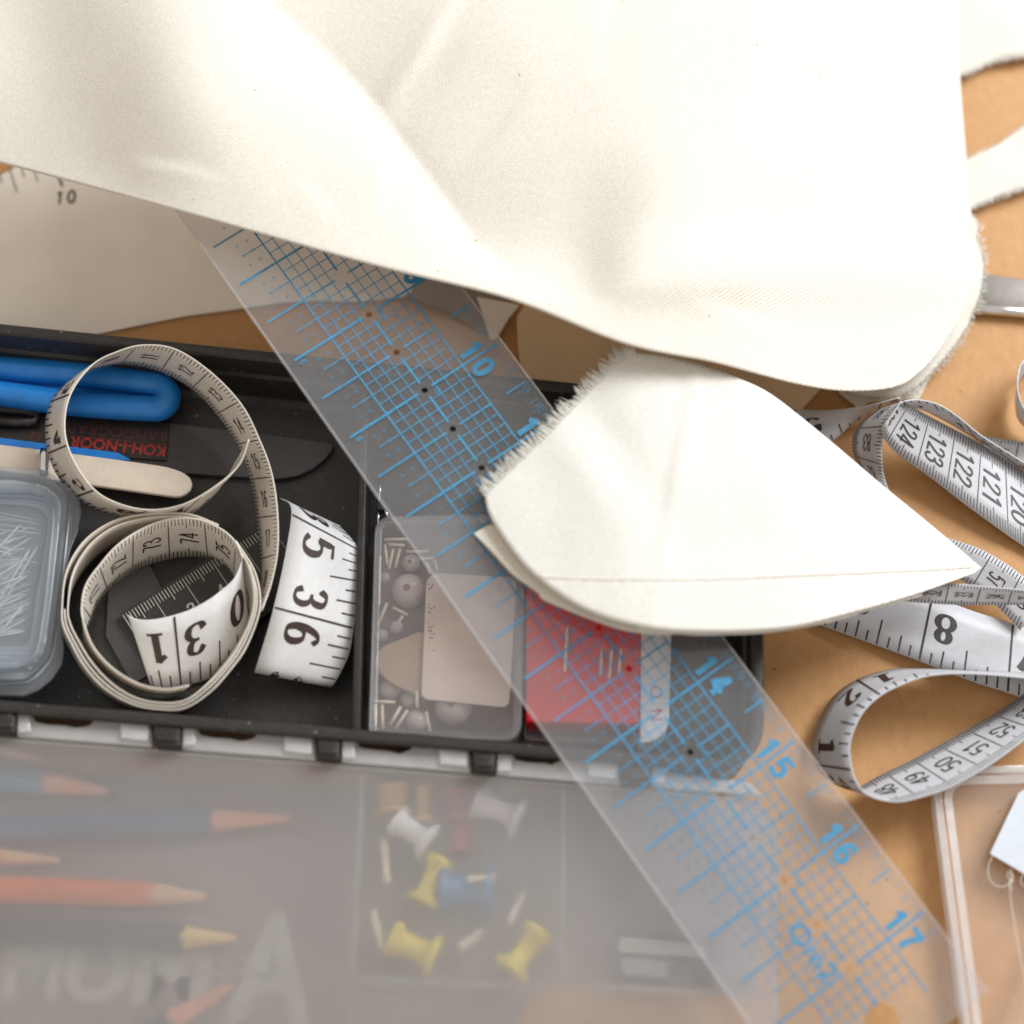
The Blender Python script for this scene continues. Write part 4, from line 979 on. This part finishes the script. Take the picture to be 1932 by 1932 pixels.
# ------------------------------------------------------------------ CLOTHS
def lerp(a, c, t): return a+(c-a)*t
def seg_dist(px, py, pts):
    best = None
    for (x0, y0), (x1, y1) in zip(pts, pts[1:]):
        dx, dy = x1-x0, y1-y0; L2 = dx*dx+dy*dy; t = max(0, min(1, ((px-x0)*dx+(py-y0)*dy)/L2))
        ex, ey = px-x0-t*dx, py-y0-t*dy; d = math.hypot(ex, ey); s_ = 1 if (dx*ey-dy*ex) < 0 else -1
        if best is None or d < best[0]: best = (d, s_)
    return best          # s_=+1 : to the upper right of a line running down right
def coons(Lf, Rt, Tp, Bt, nu, nv):
    Lf, Rt = resample(Lf, nv), resample(Rt, nv); Tp, Bt = resample(Tp, nu), resample(Bt, nu)
    g = np.zeros((nv, nu, 2))
    for j in range(nv):
        t = j/(nv-1)
        for i in range(nu):
            s_ = i/(nu-1)
            g[j, i] = (1-s_)*Lf[j]+s_*Rt[j]+(1-t)*Tp[i]+t*Bt[i]-((1-s_)*(1-t)*Tp[0]+s_*(1-t)*Tp[-1]+(1-s_)*t*Bt[0]+s_*t*Bt[-1])
    return g
def cloth_mesh(name, g, hf, m, parent, roll=None, rollr=2.2, under=10, thick=.5):
    nv, nu, _ = g.shape; vs = []; fs = []
    for j in range(nv):
        for i in range(nu): vs.append(P(g[j, i, 0], g[j, i, 1], hf(g[j, i, 0], g[j, i, 1])))
    for j in range(nv-1):
        for i in range(nu-1): fs.append((j*nu+i, (j+1)*nu+i, (j+1)*nu+i+1, j*nu+i+1))
    # rolled edge: along the bottom row then up the right column
    edge = [(nv-1)*nu+i for i in range(nu)]
    if roll == 'BR': edge += [j*nu+nu-1 for j in range(nv-2, -1, -1)]
    if roll:
        m_ = len(edge); base = [Vector(vs[e]) for e in edge]; prev = edge
        for k in range(1, 8):
            row = []
            for i, e in enumerate(edge):
                a = base[max(0, i-3)]; c = base[min(m_-1, i+3)]; t = (c-a); t.z = 0; t.normalize(); nr = Vector((t.y, -t.x, 0))
                r = (rollr(i/(m_-1)) if callable(rollr) else rollr)*.001
                if k <= 5:
                    an = k/5*math.pi; q = base[i]+nr*r*math.sin(an)-Vector((0, 0, r*(1-math.cos(an))))
                else: q = base[i]-nr*under*.001*(k-5)/2-Vector((0, 0, 2*r+.0004*(k-5)))
                row.append(len(vs)); vs.append(q)
            for i in range(m_-1): fs.append((prev[i], row[i], row[i+1], prev[i+1]))
            prev = row
    b = MB(); b.add(vs, fs, True); o = b.build(name, m, parent)
    sd = o.modifiers.new('thickness', 'SOLIDIFY'); sd.thickness = thick*.001; sd.offset = -1
    return o
def ns(x, y, s_): return noise.noise(Vector((x/s_, y/s_, 3.3)))
ridge = [(430, -80), (500, 0), (610, 95), (700, 190), (800, 325), (900, 462), (960, 508), (1050, 540), (1115, 558), (1300, 610), (1700, 720)]
def gauss(px, py, cx, cy_, sx, sy, ang=0):
    dx, dy = px-cx, py-cy_; a = dx*math.cos(ang)+dy*math.sin(ang); c = -dx*math.sin(ang)+dy*math.cos(ang)
    return math.exp(-(a/sx)**2-(c/sy)**2)
def edgeY(x): return float(np.interp(x, [-60, 0, 330, 700, 960, 1180, 1350, 1500, 1600, 1700, 1800], [296, 308, 398, 502, 565, 648, 684, 722, 734, 722, 640]))
HE = [(-300, 42), (0, 49), (300, 54), (600, 56.5), (900, 57), (1200, 51), (1400, 40), (1550, 27), (1700, 16), (1850, 10), (2000, 8)]
def sm1(x, tab):
    for k in range(len(tab)-1):
        if x <= tab[k+1][0]: break
    (x1, y1), (x2, y2) = tab[k], tab[k+1]; x0, y0 = tab[max(0, k-1)]; x3, y3 = tab[min(len(tab)-1, k+2)]
    m1 = (y2-y0)/(x2-x0); m2 = (y3-y1)/(x3-x1); t = (x-x1)/(x2-x1); d = x2-x1
    return (2*t**3-3*t*t+1)*y1+(t**3-2*t*t+t)*d*m1+(-2*t**3+3*t*t)*y2+(t**3-t*t)*d*m2
CREASES = [(905, -60, 728, 215, .9, 9), (735, 240, 722, 420, .35, 6), (1160, -40, 1110, 160, .35, 8), (870, 330, 1010, 160, .3, 6), (1385, 180, 1460, 330, .35, 9), (1690, 60, 1560, 300, .4, 10), (250, 300, 420, 330, .3, 8), (1300, 560, 1520, 640, .4, 9), (560, 330, 640, 420, .3, 6)]
def hbig(px, py):
    e = float(np.interp(px, [-100, 300, 700, 960, 1200, 1400, 1550, 1700, 1860], [46, 54, 57, 57, 52, 41, 27, 15, 10])) if False else sm1(px, HE)
    d0 = max(0, edgeY(px)-py)                       # pixels above the lower edge
    h = e+1.5*(1-math.exp(-d0/300.0))                # swells up from the folded edge
    d, s_ = seg_dist(px, py, ridge)
    amp = (.5-.5*math.tanh((py-520)/62.0))*(1-(.5+.5*math.tanh((px-1150)/60.0))*(.5+.5*math.tanh((py-450)/60.0)))
    if s_ < 0: h -= amp*9.0*math.exp(-d/85.0)        # steep side of the crease
    else: h -= amp*9.0*math.exp(-d/210.0)            # long easy slope up to the right
    v_ = (px-1128)*.945+(py-548)*.328                # soft rise to the right of the crease, pinched at its lower end
    wd_ = 45+max(0, 548-py)*.30
    h += 5.5*math.tanh(v_/wd_)*(.5-.5*math.tanh((py-560)/45.0))*math.exp(-(v_/620)**2)
    h += 12.5*gauss(px, py, 350, 110, 190, 230)-4.0*gauss(px, py, 60, 60, 120, 150)
    h += 6.5*gauss(px, py, 1600, 20, 150, 150)
    h += .7*gauss(px, py, 790, 110, 26, 150, .62)
    for (x0, y0, x1, y1, am, wd) in CREASES:
        L_ = math.hypot(x1-x0, y1-y0); tx, ty = (x1-x0)/L_, (y1-y0)/L_; al = (px-x0)*tx+(py-y0)*ty
        pr = -(px-x0)*ty+(py-y0)*tx+6*ns(al+x0, 5, 90)
        h += am*math.tanh(pr/wd)*math.exp(-(pr/55)**2)*max(0, 1-abs(2*al/L_-1)**3) if 0 < al < L_ else 0
    h += 3.5*gauss(px, py, 1560, 330, 220, 360, .1)
    h += 1.5*ns(px, py, 260)+.22*ns(px+400, py, 120)
    k = max(0, (px-1640)/180); h -= 7*k*k
    return h
big = thing('calico_cloth', 'large folded cream calico cloth draped across the top of everything', 'fabric', P(900, 300, 0))
g = coons([(-90, -90), (-90, 100), (-90, 282)], [(1800, -90), (1808, 130), (1824, 340), (1832, 430), (1838, 490), (1822, 570), (1772, 655)],
          [(-90, -90), (900, -90), (1800, -90)], [(-90, 282), (0, 302), (330, 390), (700, 494), (960, 559), (1180, 643), (1350, 679), (1500, 719), (1600, 733), (1690, 725), (1740, 692), (1772, 655)], 150, 80)
cloth_mesh('top_layer', g, hbig, M['cloth'], big, 'BR', lambda t: .55, 2.5)
# lower layer with the frayed edge at the right hand corner
def hlow(px, py): return max(1.6, 5.0-(py-500)*.006+.5*ns(px, py, 60))
g2 = coons([(1600, 640), (1590, 690), (1600, 742)], [(1800, 380), (1842, 415), (1846, 452), (1856, 490), (1848, 560), (1822, 620), (1796, 660)],
           [(1600, 640), (1700, 500), (1800, 380)], [(1600, 742), (1660, 748), (1706, 742), (1750, 712), (1796, 660)], 24, 24)
cloth_mesh('lower_layer', g2, hlow, M['cloth'], big, None, thick=.6)
def fringe(pts, hf, out, lo, hi, n, name, parent, wmm=.22, jit=.5, inn=3, dz=0, clump=0):
    """loose threads along a pixel polyline; out = pixel direction outward"""
    q = resample(pts, n); b = MB(); R_ = random.Random(hash(name) % 1000 if False else len(pts)*31+n)
    for i, (x, y) in enumerate(q):
        a = q[max(0, i-1)]; c = q[min(n-1, i+1)]; t = c-a; t = t/(np.linalg.norm(t)+1e-9); nr = np.array([t[1], -t[0]])*out
        x += R_.uniform(-2, 2); y += R_.uniform(-2, 2)
        l = R_.uniform(lo, hi)*(.45+.55*abs(math.sin(i*.13+math.sin(i*.05)*3)))
        sk = t*R_.uniform(-jit, jit)*l
        if clump:
            if i % clump == 0 or i == 0: cl_ = R_.uniform(lo, hi); cj = R_.uniform(-jit, jit); ci = min(n-1, i+clump//2); cw = clump if R_.random() < .8 else clump*1.6
            l = cl_*R_.uniform(.6, 1.05) if R_.random() < .85 else R_.uniform(lo, hi*1.2)
            pull = q[ci]-q[i]; sk = pull*R_.uniform(.45, .95)+t*cj*l
        h = hf(x, y)+dz
        p0 = P(x-nr[0]*inn, y-nr[1]*inn, h); p1 = P(x+nr[0]*l*.55+sk[0]*.3, y+nr[1]*l*.55+sk[1]*.3, h+R_.uniform(-.2, .5)); p2 = P(x+nr[0]*l+sk[0], y+nr[1]*l+sk[1], h+R_.uniform(-.9, .6))
        b.tube([p0, p1, p2], [wmm, wmm*.8, wmm*.25], 4)
    o = b.build(name, M['thread'], parent); o['kind'] = 'stuff'; return o
fringe([(1832, 405), (1844, 425), (1846, 455), (1856, 490), (1854, 530), (1846, 565), (1824, 618), (1796, 660), (1750, 712), (1706, 743), (1660, 750)], hlow, 1, 5, 17, 240, 'frayed_edge', big, .09, .6, 3, 0, 7)

# white petal with a seam
def hpet(px, py):
    x = (px-915)/930.0
    h = sm1(px, [(700, 37.5), (900, 39), (1200, 41), (1450, 36), (1650, 27), (1850, 17.5), (2000, 12)])
    yb = float(np.interp(px, [915, 950, 1015, 1075, 1150, 1300, 1500, 1620, 1730, 1850], [930, 1010, 1090, 1140, 1168, 1193, 1180, 1150, 1118, 1075]))
    d = max(0, yb-py); h += .8*(1-math.exp(-d/140.0))
    h -= .0
    h += .55*gauss(px, py, 1285, 860, 16, 260, .18)-.3*gauss(px, py, 1262, 860, 26, 260, .18)
    h += .8*gauss(px, py, 1080, 860, 45, 170, -.6)-.9*gauss(px, py, 1160, 840, 45, 180, -.6)
    h += 1.2*gauss(px, py, 1500, 930, 90, 200, -.8)
    h += .8*ns(px+90, py, 150)+.10*ns(px, py+50, 60)
    return h
pet = thing('petal_cloth', 'bright white leaf shaped cloth piece with a stitched seam over the ruler', 'fabric', P(1350, 950, 0))
pT = [(1190, 664), (1260, 671), (1340, 694), (1400, 716), (1460, 747), (1560, 826), (1660, 911), (1760, 993), (1846, 1066)]
pL = [(1190, 664), (1110, 735), (1010, 838), (955, 890), (914, 930)]
pB = [(914, 930), (920, 962), (938, 997), (978, 1053), (1015, 1091), (1075, 1134), (1140, 1164), (1225, 1184), (1300, 1190), (1400, 1190), (1500, 1181), (1620, 1152), (1730, 1120), (1844, 1079)]
g3 = coons(pL, [(1846, 1066), (1851, 1072), (1844, 1079)], pT, pB, 120, 50)
cloth_mesh('upper_layer', g3, hpet, M['cloth_white'], pet, None, thick=.7)
def hpl(px, py): return hpet(px, py)-2.6
lo_ = coons([(894, 1006), (912, 1010), (930, 1016)], [(1300, 1191), (1302, 1188), (1304, 1180)], [(894, 1006), (925, 990), (960, 1000), (1050, 1090), (1150, 1150), (1300, 1191)][:1]+[(960, 1000), (1050, 1080), (1150, 1150), (1300, 1188)], [(894, 1006)]+[(930, 1044), (968, 1084), (1014, 1117), (1026, 1131), (1085, 1156), (1146, 1179), (1192, 1191), (1255, 1197), (1300, 1191)], 60, 10)
top_ = [(894, 1006), (930, 989), (958, 1005), (1010, 1070), (1080, 1125), (1150, 1152), (1300, 1180)]
bot_ = [(894, 1006), (930, 1044), (968, 1084), (1014, 1117), (1026, 1131), (1085, 1156), (1146, 1179), (1192, 1191), (1255, 1197), (1300, 1190)]
Tq, Bq_ = resample(top_, 60), resample(bot_, 60)
g4 = np.stack([Tq+(Bq_-Tq)*t for t in np.linspace(0, 1, 8)], 0)
cloth_mesh('under_layer', g4, hpl, M['cloth_lower'], pet, None, thick=.6)
bot5 = [(1200, 1185), (1300, 1197), (1370, 1197), (1450, 1193), (1560, 1175), (1640, 1152), (1740, 1124)]
top5 = [(1200, 1160), (1300, 1165), (1370, 1165), (1450, 1165), (1560, 1150), (1640, 1130), (1740, 1105)]
T5, B5 = resample(top5, 40), resample(bot5, 40)
g5 = np.stack([T5+(B5-T5)*t for t in np.linspace(0, 1, 5)], 0)
cloth_mesh('backing_layer', g5, lambda x, y: hpet(x, y)-1.8, M['cloth_white'], pet, None, thick=.5)
sp = resample([(1018, 1089), (1100, 1093), (1200, 1094), (1300, 1094), (1400, 1091), (1500, 1086), (1650, 1080), (1760, 1075), (1838, 1070)], 120)
b = MB(); b.tube([P(x, y+1.1*ns(x, y, 9), hpet(x, y)-.22) for x, y in sp], [.46+.12*ns(x*3, y, 7) for x, y in sp], 6); b.build('seam', M['seam'], pet)
fringe([(1198, 662), (1180, 668), (1110, 735), (1010, 838), (955, 890), (912, 932)], hpet, -1, 12, 27, 560, 'frayed_edge', pet, .10, .30, 6, 0, 14)
# strips of frayed cloth at the right edge
def hs(px, py): return 3.0+.6*ns(px, py, 70)
s1 = thing('frayed_cloth_scrap', 'cream cloth scrap with a frayed edge at the top right corner', 'fabric', P(1890, 60, 0))
g6 = coons([(1750, -60), (1750, 60), (1760, 165)], [(2000, -60), (2000, 20), (2000, 90)], [(1750, -60), (1880, -60), (2000, -60)], [(1760, 165), (1818, 141), (1882, 114), (1932, 106), (2000, 92)], 20, 14)
cloth_mesh('sheet', g6, hs, M['cloth'], s1)
fringe([(1790, 152), (1818, 141), (1850, 130), (1882, 114), (1932, 106), (1990, 93)], hs, -1, 3, 9, 90, 'frayed_edge', s1, .13, .9)
s2 = thing('frayed_cloth_strip', 'narrow cream cloth strip with a shaggy lower edge, right of the big cloth', 'fabric', P(1890, 320, 0))
g7 = coons([(1760, 330), (1760, 370), (1760, 410)], [(2000, 190), (2000, 260), (2000, 338)], [(1760, 330), (1830, 296), (1882, 272), (1932, 236), (2000, 190)], [(1760, 405), (1838, 386), (1882, 366), (1932, 350), (2000, 335)], 20, 12)
cloth_mesh('sheet', g7, hs, M['cloth'], s2)
fringe([(1800, 396), (1838, 388), (1882, 368), (1932, 352), (1990, 338)], hs, -1, 5, 15, 120, 'frayed_edge', s2, .14, .9)
fringe([(1800, 310), (1830, 296), (1882, 272), (1932, 236), (1990, 197)], hs, 1, 2, 7, 70, 'loose_threads', s2, .12, .9)
